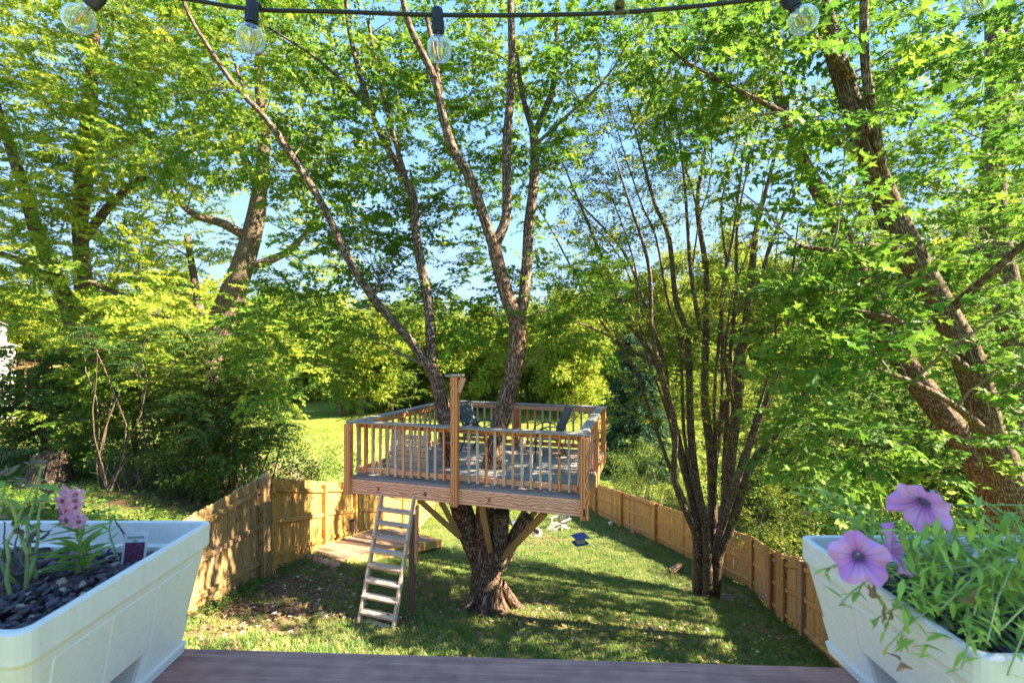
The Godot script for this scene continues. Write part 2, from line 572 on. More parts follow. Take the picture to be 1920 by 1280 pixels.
func make_sprigs() -> void:
	S.maple = []; S.big = []; S.fine = []; S.far = []; S.mid = []; S.pinnate = []; S.shrub = []; S.needle = []; S.fardeep = []; S.herb = []
	for k in 4:
		S.maple.append(sprig(14, 0.42, 0.108, MAPLE_SMALL, 0.1, 100 + k))
		S.big.append(sprig(10, 0.46, 0.138, MAPLE, 0.12, 120 + k, 0.26, 0.6))
		S.fine.append(sprig(24, 0.5, 0.075, OVAL, 0.06, 140 + k))
		S.mid.append(sprig(34, 0.85, 0.135, MAPLE_SMALL, 0.2, 160 + k, 0.25))
	for k in 3:
		S.far.append(clump(56, 1.0, 0.36, OVAL, 200 + k))
		S.shrub.append(clump(30, 0.32, 0.085, OVAL, 220 + k))
		S.pinnate.append(pinnate(11, 0.85, 0.16, 240 + k))
		S.needle.append(needles(70, 0.9, 260 + k))
		S.herb.append(clump(16, 0.14, 0.06, OVAL, 280 + k, 0.25, 0.5))

# ---------------------------------------------------------------- growing trees
class Growth:
	var limb := []            # Vector4 points of all traced limbs, with radius
	var twigs := MB.new()
	var where := []           # transforms per sprig variant
	var tints := []
	var kinds := []
	var tint_a := Color(0.1, 0.2, 0.03)
	var tint_b := Color(0.2, 0.28, 0.04)
	var side_len := 0.6
	var side_gap := 0.28
	var sprig_gap := 0.14
	var size := 1.0
	var droop := 0.15
	var lean := 0.6           # how strongly a branch starts below its goal
	var shift := Vector3.ZERO # minus the foot, for trees measured in the scene's own axes
	var bare := 0.35          # share of a branch that carries nothing

func new_tree(kinds: Array, a: Color, b: Color) -> Growth:
	var t := Growth.new()
	t.kinds = kinds
	t.tint_a = Color(a.r * 1.5, a.g * 1.25, a.b * 1.1)
	t.tint_b = Color(b.r * 1.35, b.g * 1.2, b.b * 1.1)
	for k in kinds.size():
		t.where.append([]); t.tints.append([])
	return t

func spline(ctrl: Array, step: float) -> Array:
	var out := []
	var m := ctrl.size()
	for i in m - 1:
		var a: Vector4 = ctrl[maxi(i - 1, 0)]
		var b: Vector4 = ctrl[i]
		var d: Vector4 = ctrl[i + 1]
		var e: Vector4 = ctrl[mini(i + 2, m - 1)]
		var k := maxi(1, int(ceil((d - b).length() / step)))
		for j in k:
			var t := float(j) / k
			out.append(0.5 * (2.0 * b + (d - a) * t + (2.0 * a - 5.0 * b + 4.0 * d - e) * t * t + (3.0 * b - a - 3.0 * d + e) * t * t * t))
	out.append(ctrl[m - 1])
	return out

# Traced limb: [x, y, distance, half width] in photograph units; becomes a point in space with a radius.
func traced(list: Array) -> Array:
	var o := []
	for q in list:
		var p := at(q[0], q[1], q[2])
		o.append(Vector4(p.x, p.y, p.z, q[3] / FOCAL * q[2]))
	return o

func add_limb(t: Growth, root: Node3D, called: String, ctrl: Array, mat: Material, sides := 10, step := 0.16, bumpy := 0.09) -> void:
	var pts := spline(ctrl, step)
	var mb := MB.new()
	mb.tube(pts, sides, bumpy, noise, 1.0)
	for k in range(0, pts.size(), 2):
		t.limb.append(pts[k])
	part(called, mb, mat, root).position = t.shift

func bent(a: Vector3, b: Vector3, r: float, sag: float, m := 6) -> Array:
	var o := []
	var l := a.distance_to(b)
	var w := Vector3(R(-1, 1), R(-0.6, 0.6), R(-1, 1)) * l * 0.07
	for k in m + 1:
		var t := float(k) / m
		var p := a.lerp(b, t) + w * sin(t * TAU * 0.75) + Vector3.UP * sag * l * sin(t * PI)
		if k > 0 and k < m:
			p += rvec() * l * 0.018
		o.append(Vector4(p.x, p.y, p.z, r * (1.0 - 0.82 * t)))
	return o

func put_sprig(t: Growth, p: Vector3, d: Vector3) -> void:
	var z := (d + rvec() * 0.35 + Vector3.DOWN * t.droop).normalized()
	var up := (Vector3.UP + rvec() * 0.35).normalized()
	var x := up.cross(z).normalized()
	var s := t.size * R(0.62, 1.32)
	var k := rng.randi() % t.kinds.size()
	t.where[k].append(Transform3D(Basis(x * s, z.cross(x) * s, z * s), p))
	var f := clampf(R(-0.25, 1.0) + 0.9 * noise.get_noise_3d(p.x * 6.0, p.y * 6.0, p.z * 6.0), 0, 1)
	t.tints[k].append(t.tint_a.lerp(t.tint_b, f) * R(0.85, 1.15))

func branch_to(t: Growth, goal: Vector3, sag := 0.06) -> void:
	var best := 1e9
	var from := Vector4()
	for q in t.limb:
		var dd := goal - Vector3(q.x, q.y, q.z)
		var d := dd.length() + (0.9 if dd.y < 0.0 else 0.0) * -dd.y - t.lean * clampf(dd.y, 0, 1.5)
		if d < best:
			best = d
			from = q
	var a := Vector3(from.x, from.y, from.z)
	var l := a.distance_to(goal)
	if l < 0.05:
		return
	var r := minf(from.w * 0.6, 0.008 + 0.011 * l)
	var path := bent(a, goal, r, sag)
	t.twigs.tube(path, 5)
	for k in range(2, path.size()):
		t.limb.append(path[k])
	var total := 0.0
	var next := l * t.bare
	for k in path.size() - 1:
		var p0 := Vector3(path[k].x, path[k].y, path[k].z)
		var p1 := Vector3(path[k + 1].x, path[k + 1].y, path[k + 1].z)
		var seg := p0.distance_to(p1)
		var dir := (p1 - p0) / maxf(seg, 1e-5)
		while next < total + seg:
			var f := (next - total) / seg
			var p := p0.lerp(p1, f)
			var side := dir.cross(Vector3.UP)
			if side.length() < 0.2:
				side = rvec()
			side = side.normalized() * (1.0 if rng.randf() < 0.5 else -1.0)
			var d2 := (dir * R(0.3, 1.0) + side * R(0.4, 1.1) + Vector3.UP * R(-0.3, 0.45) + rvec() * 0.3).normalized()
			twig(t, p, d2, t.side_len * R(0.5, 1.25), path[k].w * 0.5)
			next += t.side_gap * R(0.7, 1.3)
		total += seg
	var e: Vector4 = path[path.size() - 1]
	var f2: Vector4 = path[path.size() - 2]
	twig(t, Vector3(e.x, e.y, e.z), Vector3(e.x - f2.x, e.y - f2.y, e.z - f2.z).normalized(), t.side_len * 0.7, 0.004)

func twig(t: Growth, p: Vector3, d: Vector3, l: float, r: float) -> void:
	var q := bent(p, p + d * l - Vector3.UP * t.droop * l * 0.4, clampf(r, 0.003, 0.012), 0.05, 3)
	t.twigs.tube(q, 3)
	var m := maxi(1, int(l / t.sprig_gap))
	for k in m:
		var f := 0.3 + 0.7 * (k + R(0.2, 1.0)) / m
		var i := clampf(f * 3.0, 0.0, 2.999)
		var a: Vector4 = q[int(i)]
		var b: Vector4 = q[int(i) + 1]
		var c := a.lerp(b, i - int(i))
		var s := d.cross(Vector3.UP).normalized() * (1.0 if k % 2 == 0 else -1.0)
		put_sprig(t, Vector3(c.x, c.y, c.z), (d * R(0.3, 1.0) + s * R(0.2, 0.9)).normalized())

func finish(t: Growth, root: Node3D, leaf_mat: Material, twig_mat: Material, called := "crown") -> void:
	if t.twigs.v.size():
		var tw := part("twigs", t.twigs, twig_mat, root)
		tw.set_meta("kind", "stuff")
		tw.position = t.shift
	for k in t.kinds.size():
		if t.where[k].size():
			var cr := copies(called, t.kinds[k], leaf_mat, t.where[k], t.tints[k], root)
			cr.position = t.shift
			cr.set_meta("kind", "stuff")

# Goals for branches spread through a measured region: x, y and distance ranges.
func fill(t: Growth, x0: float, y0: float, x1: float, y1: float, z0: float, z1: float, count: int, sag := 0.06) -> void:
	for k in count:
		branch_to(t, at(R(x0, x1), R(y0, y1), R(z0, z1)), sag)

# A whole tree by its foot, height and spread; used for the woods.
func wood_tree(called: String, label: String, foot: Vector3, height: float, spread: float, kinds: Array, a: Color, b: Color, seed_: int, o := {}) -> Node3D:
	rng.seed = seed_
	var root := thing(called, label, o.get("category", "tree"), foot, o.get("group", ""))
	var t := new_tree(kinds, a, b)
	t.size = o.get("size", 1.0)
	t.side_len = o.get("side", 1.6)
	t.side_gap = o.get("gap", 1.1)
	t.sprig_gap = o.get("sprig", 0.8)
	t.bare = o.get("bare", 0.3)
	t.droop = o.get("droop", 0.2)
	var bark: Material = o.get("bark", M.bark_dark)
	var low: float = o.get("low", 0.22)
	var tr := []
	var bow := Vector3(R(-1, 1), 0, R(-1, 1)) * height * 0.04
	for k in 6:
		var f := k / 5.0
		var p := Vector3.UP * height * 0.86 * f + bow * sin(f * 2.5)
		tr.append(Vector4(p.x, p.y - (0.3 if k == 0 else 0.0), p.z, height * o.get("girth", 0.017) * (1.05 - 0.9 * f)))
	add_limb(t, root, "trunk", tr, bark, 8, height / 14.0, 0.05)
	var n: int = o.get("n", 60)
	for k in n:
		var d := rvec()
		var f := pow(R(0.15, 1.0), 0.5)
		var mid := height * (low + 1.0) / 2.0
		var ry := height * (1.0 - low) / 2.0
		var bulge := 1.0 + 0.28 * noise.get_noise_3d(d.x * 20.0 + seed_, d.y * 20.0, d.z * 20.0) * 2.0
		var g := Vector3(d.x * spread * f * bulge, mid + d.y * ry * f, d.z * spread * f * bulge)
		branch_to(t, g, 0.08)
	finish(t, root, o.get("leafmat", M.leaf), M.twig)
	return root

# ---------------------------------------------------------------- the scene
func _ready() -> void:
	rng.seed = 7
	noise.seed = 4
	noise.frequency = 0.06
	noise.fractal_octaves = 3
	# camera, sky, sun, exposure
	var cam := Camera3D.new()
	cam.name = "camera"
	add_child(cam)
	var lens := CameraAttributesPhysical.new()
	lens.frustum_focal_length = 12.0 * FOCAL / 640.0
	lens.frustum_focus_distance = 7.0
	lens.exposure_aperture = 9.0
	lens.frustum_near = 0.05
	lens.frustum_far = 1500.0
	cam.attributes = lens
	cam.fov = rad_to_deg(2.0 * atan(640.0 / FOCAL))
	cam.near = 0.05
	cam.far = 1500.0
	var env := Environment.new()
	env.background_mode = Environment.BG_SKY
	var sky := Sky.new()
	var sm := ProceduralSkyMaterial.new()
	sm.sky_top_color = Color(0.218, 0.334, 0.461)
	sm.sky_horizon_color = Color(0.342, 0.397, 0.461)
	sm.sky_curve = 0.22
	sm.sky_energy_multiplier = 1.0
	sm.ground_bottom_color = Color(0.16, 0.19, 0.11)
	sm.ground_horizon_color = Color(0.4, 0.45, 0.35)
	sm.sun_angle_max = 8.0
	sky.sky_material = sm
	env.sky = sky
	env.tonemap_mode = Environment.TONE_MAPPER_LINEAR
	env.tonemap_exposure = 9.2
	env.sdfgi_enabled = true
	env.ssao_enabled = true
	env.ssil_enabled = true
	var we := WorldEnvironment.new()
	we.name = "sky"
	we.environment = env
	add_child(we)
	var sun := DirectionalLight3D.new()
	sun.name = "sun"
	sun.light_energy = 1.18
	sun.light_color = Color(1.0, 0.95, 0.84)
	sun.light_angular_distance = 0.5
	sun.shadow_enabled = true
	add_child(sun)
	sun.look_at_from_position(Vector3.ZERO, -Vector3(0.82, 0.68, 0.05))
	make_materials()
	make_sprigs()
	build_ground()
	build_woods()
	build_trees()
	build_brush()
	build_house()
	build_fences()
	build_platform()
	build_yard()
	build_grass()
	build_porch()
	build_planters()
	build_lights()

var bare_spots := []    # [centre x, z, radius, strength]

func bareness(x: float, z: float) -> float:
	var b := 0.0
	for s in bare_spots:
		var d: float = Vector2(x - s[0], z - s[1]).length() / s[2]
		b += s[3] * exp(-d * d)
	b *= 0.85 + 0.9 * noise.get_noise_2d(x * 14.0, z * 14.0) + 0.5 * noise.get_noise_2d(x * 45.0 + 9.0, z * 45.0)
	b += 0.16 * maxf(0.0, noise.get_noise_2d(x * 20.0 + 90.0, z * 20.0) * 2.0 - 0.1)
	return clampf(b, 0, 1)

func build_ground() -> void:
	for s in [[480, 1110, 1.3, 0.75], [600, 1080, 1.2, 0.8], [560, 1150, 1.0, 0.45], [800, 1095, 0.9, 0.9], [915, 1135, 0.9, 0.8], [1010, 1120, 0.9, 0.5], [1400, 1120, 1.3, 0.8], [1460, 1190, 1.2, 0.8], [1250, 1190, 1.2, 0.5], [1330, 1120, 0.9, 0.7], [1000, 1010, 2.0, 0.7], [1160, 1010, 1.6, 0.5], [1060, 1180, 1.0, 0.4], [1270, 1080, 1.2, 0.4], [1200, 980, 2.0, 0.3], [420, 1170, 0.8, 0.8], [720, 1160, 0.7, 0.5]]:
		var p := hit(s[0], s[1])
		bare_spots.append([p.x, -p.z, s[2], s[3]])
	for s in [[400, 930], [330, 925], [250, 920], [520, 900]]:   # worn earth under the thicket
		var p := hit(s[0], s[1])
		bare_spots.append([p.x, -p.z, 2.2, 0.8])
	var xs := []
	var zs := []
	var x := -420.0
	while x <= 420.0:
		xs.append(x)
		x += 0.3 if absf(x) < 9.0 else maxf(0.3, (absf(x) - 8.0) * 0.12 + 0.3)
	var z := -60.0
	while z <= 420.0:
		zs.append(z)
		z += 0.3 if z > 3.0 and z < 30.0 else (0.8 if z >= 30.0 and z < 95.0 else 6.0 if z > 0.0 else minf(6.0, maxf(0.6, -z * 0.3)))
	var mb := MB.new()
	for zz in zs:
		for xx in xs:
			var h := gy(xx, zz)
			var e := 0.15
			var nn := Vector3(gy(xx - e, zz) - gy(xx + e, zz), 2.0 * e, gy(xx, zz + e) - gy(xx, zz - e)).normalized()
			var b := bareness(xx, zz) if zz < 32.0 else 0.0
			var g := clampf(0.5 + noise.get_noise_2d(xx * 6.0, zz * 6.0), 0, 1)
			var lush := Color(0.11, 0.16, 0.04).lerp(Color(0.16, 0.19, 0.04), g)
			if zz > 32.0:
				lush = Color(0.2, 0.25, 0.045).lerp(Color(0.27, 0.29, 0.06), g)
			var earth := Color(0.13, 0.065, 0.04).lerp(Color(0.2, 0.13, 0.08), clampf(0.5 + noise.get_noise_2d(xx * 30.0, zz * 30.0), 0, 1))
			mb.col = lush.lerp(earth, b)
			mb.vert(Vector3(xx, h, -zz), nn, Vector2(xx, zz) / 1.7)
	var w := xs.size()
	for j in zs.size() - 1:
		for i in w - 1:
			var a := j * w + i
			mb.face(a, a + 1, a + w, Vector3.UP)
			mb.face(a + 1, a + w + 1, a + w, Vector3.UP)
	tag(part("ground", mb, M.ground, self), "sloping lawn of patchy grass and red earth", "", "", "structure")

func build_grass() -> void:
	rng.seed = 11
	var tufts := []
	for k in 4:
		var mb := MB.new()
		for i in 16:
			var a := R(0, TAU)
			var base := Vector3(cos(a), 0, sin(a)) * R(0.0, 0.07)
			var out := Vector3(R(-1, 1), 0, R(-1, 1)) * 0.055
			var h := R(0.03, 0.085)
			var s := Vector3(R(-1, 1), 0, R(-1, 1)).normalized() * 0.0035
			mb.col = leaf_tone(0.3)
			var mid := base + Vector3.UP * h * 0.6 + out * 0.35
			mb.tri(base - s, mid + s, base + s)
			mb.tri(base - s, mid - s, mid + s)
			mb.tri(mid - s, base + Vector3.UP * h + out, mid + s)
		tufts.append(mb.mesh())
	var where := [[], [], [], []]
	var tint := [[], [], [], []]
	var n := 0
	while n < 74000:
		var z := 4.6 + 30.0 * pow(R(0, 1), 1.9)
		var x := R(-5.2 - 0.15 * z, 8.0)
		n += 1
		if R(0, 1) < bareness(x, z) * 1.15:
			continue
		var k := rng.randi() % 4
		var far := 1.0 + clampf((z - 8.0) / 14.0, 0, 1.4)
		var s := R(0.7, 1.3) * far
		var p := ground(x, z) - Vector3.UP * 0.01
		where[k].append(Transform3D(Basis(Vector3.UP, R(0, TAU)) * Basis.from_scale(Vector3(s, s * R(0.6, 1.1) / sqrt(far), s)), p))
		var f := clampf(0.45 + 0.9 * noise.get_noise_2d(x * 16.0, z * 16.0) + R(-0.3, 0.3), 0, 1)
		var c := Color(0.1, 0.2, 0.04).lerp(Color(0.25, 0.3, 0.075), f)
		tint[k].append(c.lerp(Color(0.42, 0.34, 0.17), 0.8 * maxf(0, R(-1.6, 1))))
	for n2 in 26000:   # the meadow beyond the fences
		var z := R(26, 75)
		var x := R(-0.6, 0.75) * z
		var k := rng.randi() % 4
		var s := R(2.5, 4.5)
		where[k].append(Transform3D(Basis(Vector3.UP, R(0, TAU)) * Basis.from_scale(Vector3(s, s * 0.4, s)), ground(x, z)))
		tint[k].append(Color(0.17, 0.25, 0.035).lerp(Color(0.3, 0.31, 0.06), R(0, 1)))
	for k in 4:
		tag(copies("grass", tufts[k], M.grass, where[k], tint[k], self), "short uneven lawn grass growing between the fences", "grass", "lawn grass", "stuff")
	# fallen leaves, thick where the earth is bare
	var lm := []
	for k in 3:
		var mb := MB.new()
		mb.leaf(Vector3(0, 0, -0.5), Vector3(0, 0, 1), Vector3.UP, 1.0, full(MAPLE_SMALL if k < 2 else OVAL), R(0.1, 0.5), R(-0.3, 0.4))
		lm.append(mb.mesh())
	var lw := [[], [], []]
	var lt := [[], [], []]
	n = 0
	for tries in 60000:
		var z := 4.6 + 22.0 * pow(R(0, 1), 1.7)
		var x := R(-5.0, 7.6)
		var b := bareness(x, z)
		if R(0, 1) > b * 0.5 + 0.006:
			continue
		var k := rng.randi() % 3
		var s := R(0.035, 0.085)
		var turn := Basis(Vector3.UP, R(0, TAU)) * Basis(Vector3.RIGHT, R(-0.6, 0.6))
		lw[k].append(Transform3D(turn * Basis.from_scale(Vector3.ONE * s), ground(x, z) + Vector3.UP * R(0.012, 0.05)))
		var q := R(0, 1)
		var c := Color(0.13, 0.075, 0.042).lerp(Color(0.26, 0.185, 0.115), R(0, 1)) if q < 0.86 else (Color(0.5, 0.45, 0.36) if q < 0.92 else Color(0.4, 0.3, 0.06))
		lt[k].append(c)
	for k in 3:
		tag(copies("fallen_leaves", lm[k], M.litter, lw[k], lt[k], self), "dry brown and pale leaves scattered over the lawn", "leaf litter", "leaf litter", "stuff")
	# broad-leaved weeds low in the grass, and ground cover outside the fence
	var hw := [[], [], []]
	var ht := [[], [], []]
	for tries in 5200:
		var z := R(4.8, 22.0)
		var x := R(-22, 9.0)
		var edge := absf(x - 5.6) < 1.6 and z < 10.0 or x < -5.6
		if not edge and R(0, 1) > 0.25:
			continue
		if absf(x + 4.9) < 0.5 and z > 4.0:
			continue
		var k := rng.randi() % 3
		var s := R(0.5, 1.1) * (1.0 if x > -5.4 else 1.9)
		if x > -5.4:
			s *= 0.55
		hw[k].append(Transform3D(Basis(Vector3.UP, R(0, TAU)) * Basis.from_scale(Vector3.ONE * s), ground(x, z) + Vector3.UP * 0.06 * s))
		ht[k].append(Color(0.06, 0.15, 0.025).lerp(Color(0.17, 0.25, 0.04), R(0, 1)))
	for run in [[Vector2(-4.0, 5.0), Vector2(-4.62, 8.5)], [Vector2(-4.6, 8.9), Vector2(-4.9, 14.4)], [Vector2(-4.9, 14.4), Vector2(-4.95, 29.0)], [Vector2(5.0, 6.8), Vector2(8.3, 15.9)], [Vector2(8.3, 16.1), Vector2(5.0, 27.0)]]:
		for i in 170:
			var q: Vector2 = (run[0] as Vector2).lerp(run[1], R(0, 1)) + Vector2(R(-0.1, 0.16) * (1.0 if run[0].x < 0.0 else -1.0), 0)
			var k := rng.randi() % 3
			var s := R(0.35, 1.0)
			hw[k].append(Transform3D(Basis(Vector3.UP, R(0, TAU)) * Basis.from_scale(Vector3.ONE * s), ground(q.x, q.y) + Vector3.UP * 0.08 * s))
			ht[k].append(Color(0.07, 0.16, 0.03).lerp(Color(0.2, 0.24, 0.06), R(0, 1)))
	for k in 3:
		tag(copies("weeds", S.herb[k], M.leaf, hw[k], ht[k], self), "low broad-leaved weeds spread through the grass", "weeds", "weeds", "stuff")

# ---------------------------------------------------------------- woods and trees
func foot(px: float, z: float) -> Vector3:
	return ground((px - 960.0) / FOCAL * z, z)

func build_woods() -> void:
	var yel := [Color(0.15, 0.24, 0.03), Color(0.29, 0.37, 0.05)]
	var grn := [Color(0.075, 0.16, 0.025), Color(0.19, 0.27, 0.035)]
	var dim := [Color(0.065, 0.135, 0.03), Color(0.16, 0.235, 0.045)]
	# [x, top y, distance, half width, tone, label]
	var list := [
		[-80, 430, 78, 150, yel, "tall pale green tree beyond the white neighbour's house"],
		[70, 560, 86, 75, yel, "yellow-green tree rising just past the neighbour's timber deck"],
		[215, 540, 80, 85, grn, "mid-green tree seen between the leaning double trunk and the thick trunk"],
		[330, 500, 90, 95, yel, "pale yellow tree behind the tree-of-heaven thicket"],
		[500, 545, 84, 85, yel, "yellowish tree standing over the sunny meadow by the thick trunk"],
		[600, 560, 88, 70, grn, "soft green tree at the meadow's edge behind the slanting maple limb"],
		[690, 575, 74, 70, yel, "bright tree behind the fork of the platform maple"],
		[790, 560, 82, 75, grn, "green tree in line with the tall railing post"],
		[880, 575, 78, 75, yel, "golden-green tree between the two trunks on the platform"],
		[990, 560, 84, 75, yel, "round yellow tree just beyond the curved platform trunk"],
		[1075, 535, 70, 60, yel, "slim bright tree under the open patch of sky"],
		[1150, 500, 88, 80, grn, "tall green tree behind the dark spruce"],
		[1260, 470, 80, 90, yel, "yellow-green tree behind the many-stemmed tree"],
		[1370, 430, 86, 95, yel, "large golden tree glowing through the many-stemmed tree"],
		[1490, 440, 74, 100, yel, "sunlit tree between the many-stemmed tree and the big maple"],
		[1610, 400, 80, 110, grn, "tall tree filling the gap behind the maple's twin trunks"],
		[1740, 380, 70, 120, yel, "wide bright tree behind the great maple"],
		[1880, 330, 76, 130, grn, "broad tree beyond the slender grey trunk"],
		[2060, 300, 70, 140, grn, "dense tree at the end of the wood"],
		[-250, 380, 74, 160, grn, "dense tree beyond the house at the meadow's end"]]
	var k := 0
	for q in list:
		var f := foot(q[0], q[2])
		var top := at(q[0], q[1], q[2]).y
		wood_tree("woodland_tree", q[5], f, top - f.y, q[3] / FOCAL * q[2], S.far, q[4][0], q[4][1], 300 + k, {"group": "trees at the edge of the wood", "n": 120, "size": 1.15, "side": 2.6, "gap": 0.9, "sprig": 0.75, "low": 0.02, "bark": M.bark_grey})
		k += 1
	# a second rank farther back closes the wood
	var far := []
	for i in 16:
		far.append([-420 + i * 175, 575 - 8 * absf(i - 8.0), 118.0 + (i % 3) * 9.0])
	var words := ["first", "second", "third", "fourth", "fifth", "sixth", "seventh", "eighth", "ninth", "tenth", "eleventh", "twelfth", "thirteenth", "fourteenth", "fifteenth", "sixteenth"]
	for q in far:
		var f := foot(q[0], q[2])
		wood_tree("hillside_tree", "%s hazy tree along the hillside behind the meadow wood" % words[k - 20], f, at(0, q[1], q[2]).y - f.y, 15.0, S.far, dim[0].lerp(yel[0], 0.5), yel[1].lerp(grn[1], R(0, 1)), 300 + k, {"group": "trees on the far hillside", "n": 80, "size": 2.2, "side": 4.0, "gap": 1.8, "sprig": 1.5, "low": 0.0})
		k += 1
	# smaller trees and bushes in the middle distance
	var mid := [
		[640, 600, 70, 70, grn, "vine-hung green tree beside the meadow, dark trunk showing", 0.2],
		[735, 640, 72, 62, grn, "dense dark tree behind the platform's back corner", 0.05],
		[905, 650, 76, 55, yel, "leafy sapling between the trunks above the back rail", 0.05],
		[1010, 620, 78, 50, grn, "small round tree past the folded chair", 0.08],
		[1090, 670, 74, 45, yel, "light bushy tree beside the spruce", 0.0],
		[1380, 640, 30, 90, yel, "glowing young tree right behind the fan of stems", 0.1],
		[1540, 600, 27, 95, yel, "yellow sunlit undergrowth tree below the maple's long limb", 0.1],
		[1700, 560, 26, 110, grn, "green understorey tree beyond the maple trunks", 0.05],
		[1860, 540, 24, 120, yel, "bright understorey tree behind the porch corner", 0.05],
		[1480, 760, 22, 75, dim, "shaded bush tree over the bend in the fence", 0.0],
		[1610, 740, 19, 85, dim, "dark leafy bush tree by the maple's foot", 0.0],
		[1760, 720, 18, 100, dim, "deep green thicket tree behind the great maple", 0.0],
		[1920, 700, 17, 110, dim, "thicket tree past the maple's foot", 0.0],
		[85, 640, 21, 60, dim, "shadowy tree leaning over the stump, in front of the neighbour's house", 0.0],
		[255, 610, 19, 80, grn, "dense green tree wrapped round the foot of the old trees", 0.0],
		[440, 640, 18, 75, dim, "shaded tree tangled round the leaning trunk's foot", 0.0],
		[1290, 690, 58, 60, yel, "pale tree between the spruce and the stems", 0.0]]
	for q in mid:
		var f := foot(q[0], q[2])
		var top := at(q[0], q[1], q[2]).y
		wood_tree("young_tree", q[5], f, top - f.y, q[3] / FOCAL * q[2], S.mid, q[4][0], q[4][1], 300 + k, {"group": "smaller trees beyond the fence", "n": 110, "size": 0.95, "side": 1.2, "gap": 0.5, "sprig": 0.36, "low": q[6], "girth": 0.02})
		k += 1
	# the dark spruce
	rng.seed = 77
	var sf := foot(1190, 40)
	var sh := at(1190, 625, 40).y - sf.y
	var sp := thing("spruce", "dark blue-green spruce standing at the meadow's edge beyond the platform", "tree", sf)
	var st := new_tree(S.needle, Color(0.03, 0.085, 0.05), Color(0.07, 0.15, 0.075))
	add_limb(st, sp, "trunk", [Vector4(0, -0.3, 0, 0.16), Vector4(0, sh * 0.5, 0, 0.1), Vector4(0, sh, 0, 0.015)], M.bark_dark, 8, 0.5)
	for ring in 26:
		var f := ring / 25.0
		for j in 9:
			var a := R(0, TAU)
			var l := (1.0 - f) * 2.9 + 0.25
			var y := sh * (0.06 + 0.93 * f)
			var d := Vector3(cos(a), -0.12, sin(a))
			var p := bent(Vector3(0, y, 0), Vector3(0, y, 0) + d * l, 0.03, -0.04, 4)
			st.twigs.tube(p, 3)
			for s in int(2 + l * 4.5):
				var t := R(0.25, 1.0)
				var w: Vector4 = p[int(t * 3.99)]
				var w2: Vector4 = p[int(t * 3.99) + 1]
				var c := w.lerp(w2, fmod(t * 3.99, 1.0))
				put_sprig(st, Vector3(c.x, c.y, c.z), (d + d.cross(Vector3.UP) * R(-1, 1)).normalized())
	finish(st, sp, M.needle, M.twig, "needles")

func hero(called: String, label: String, base: Vector3, kinds: Array, a: Color, b: Color, seed_: int) -> Array:
	rng.seed = seed_
	var root := thing(called, label, "tree", base)
	var t := new_tree(kinds, a, b)
	t.shift = -base
	return [t, root]

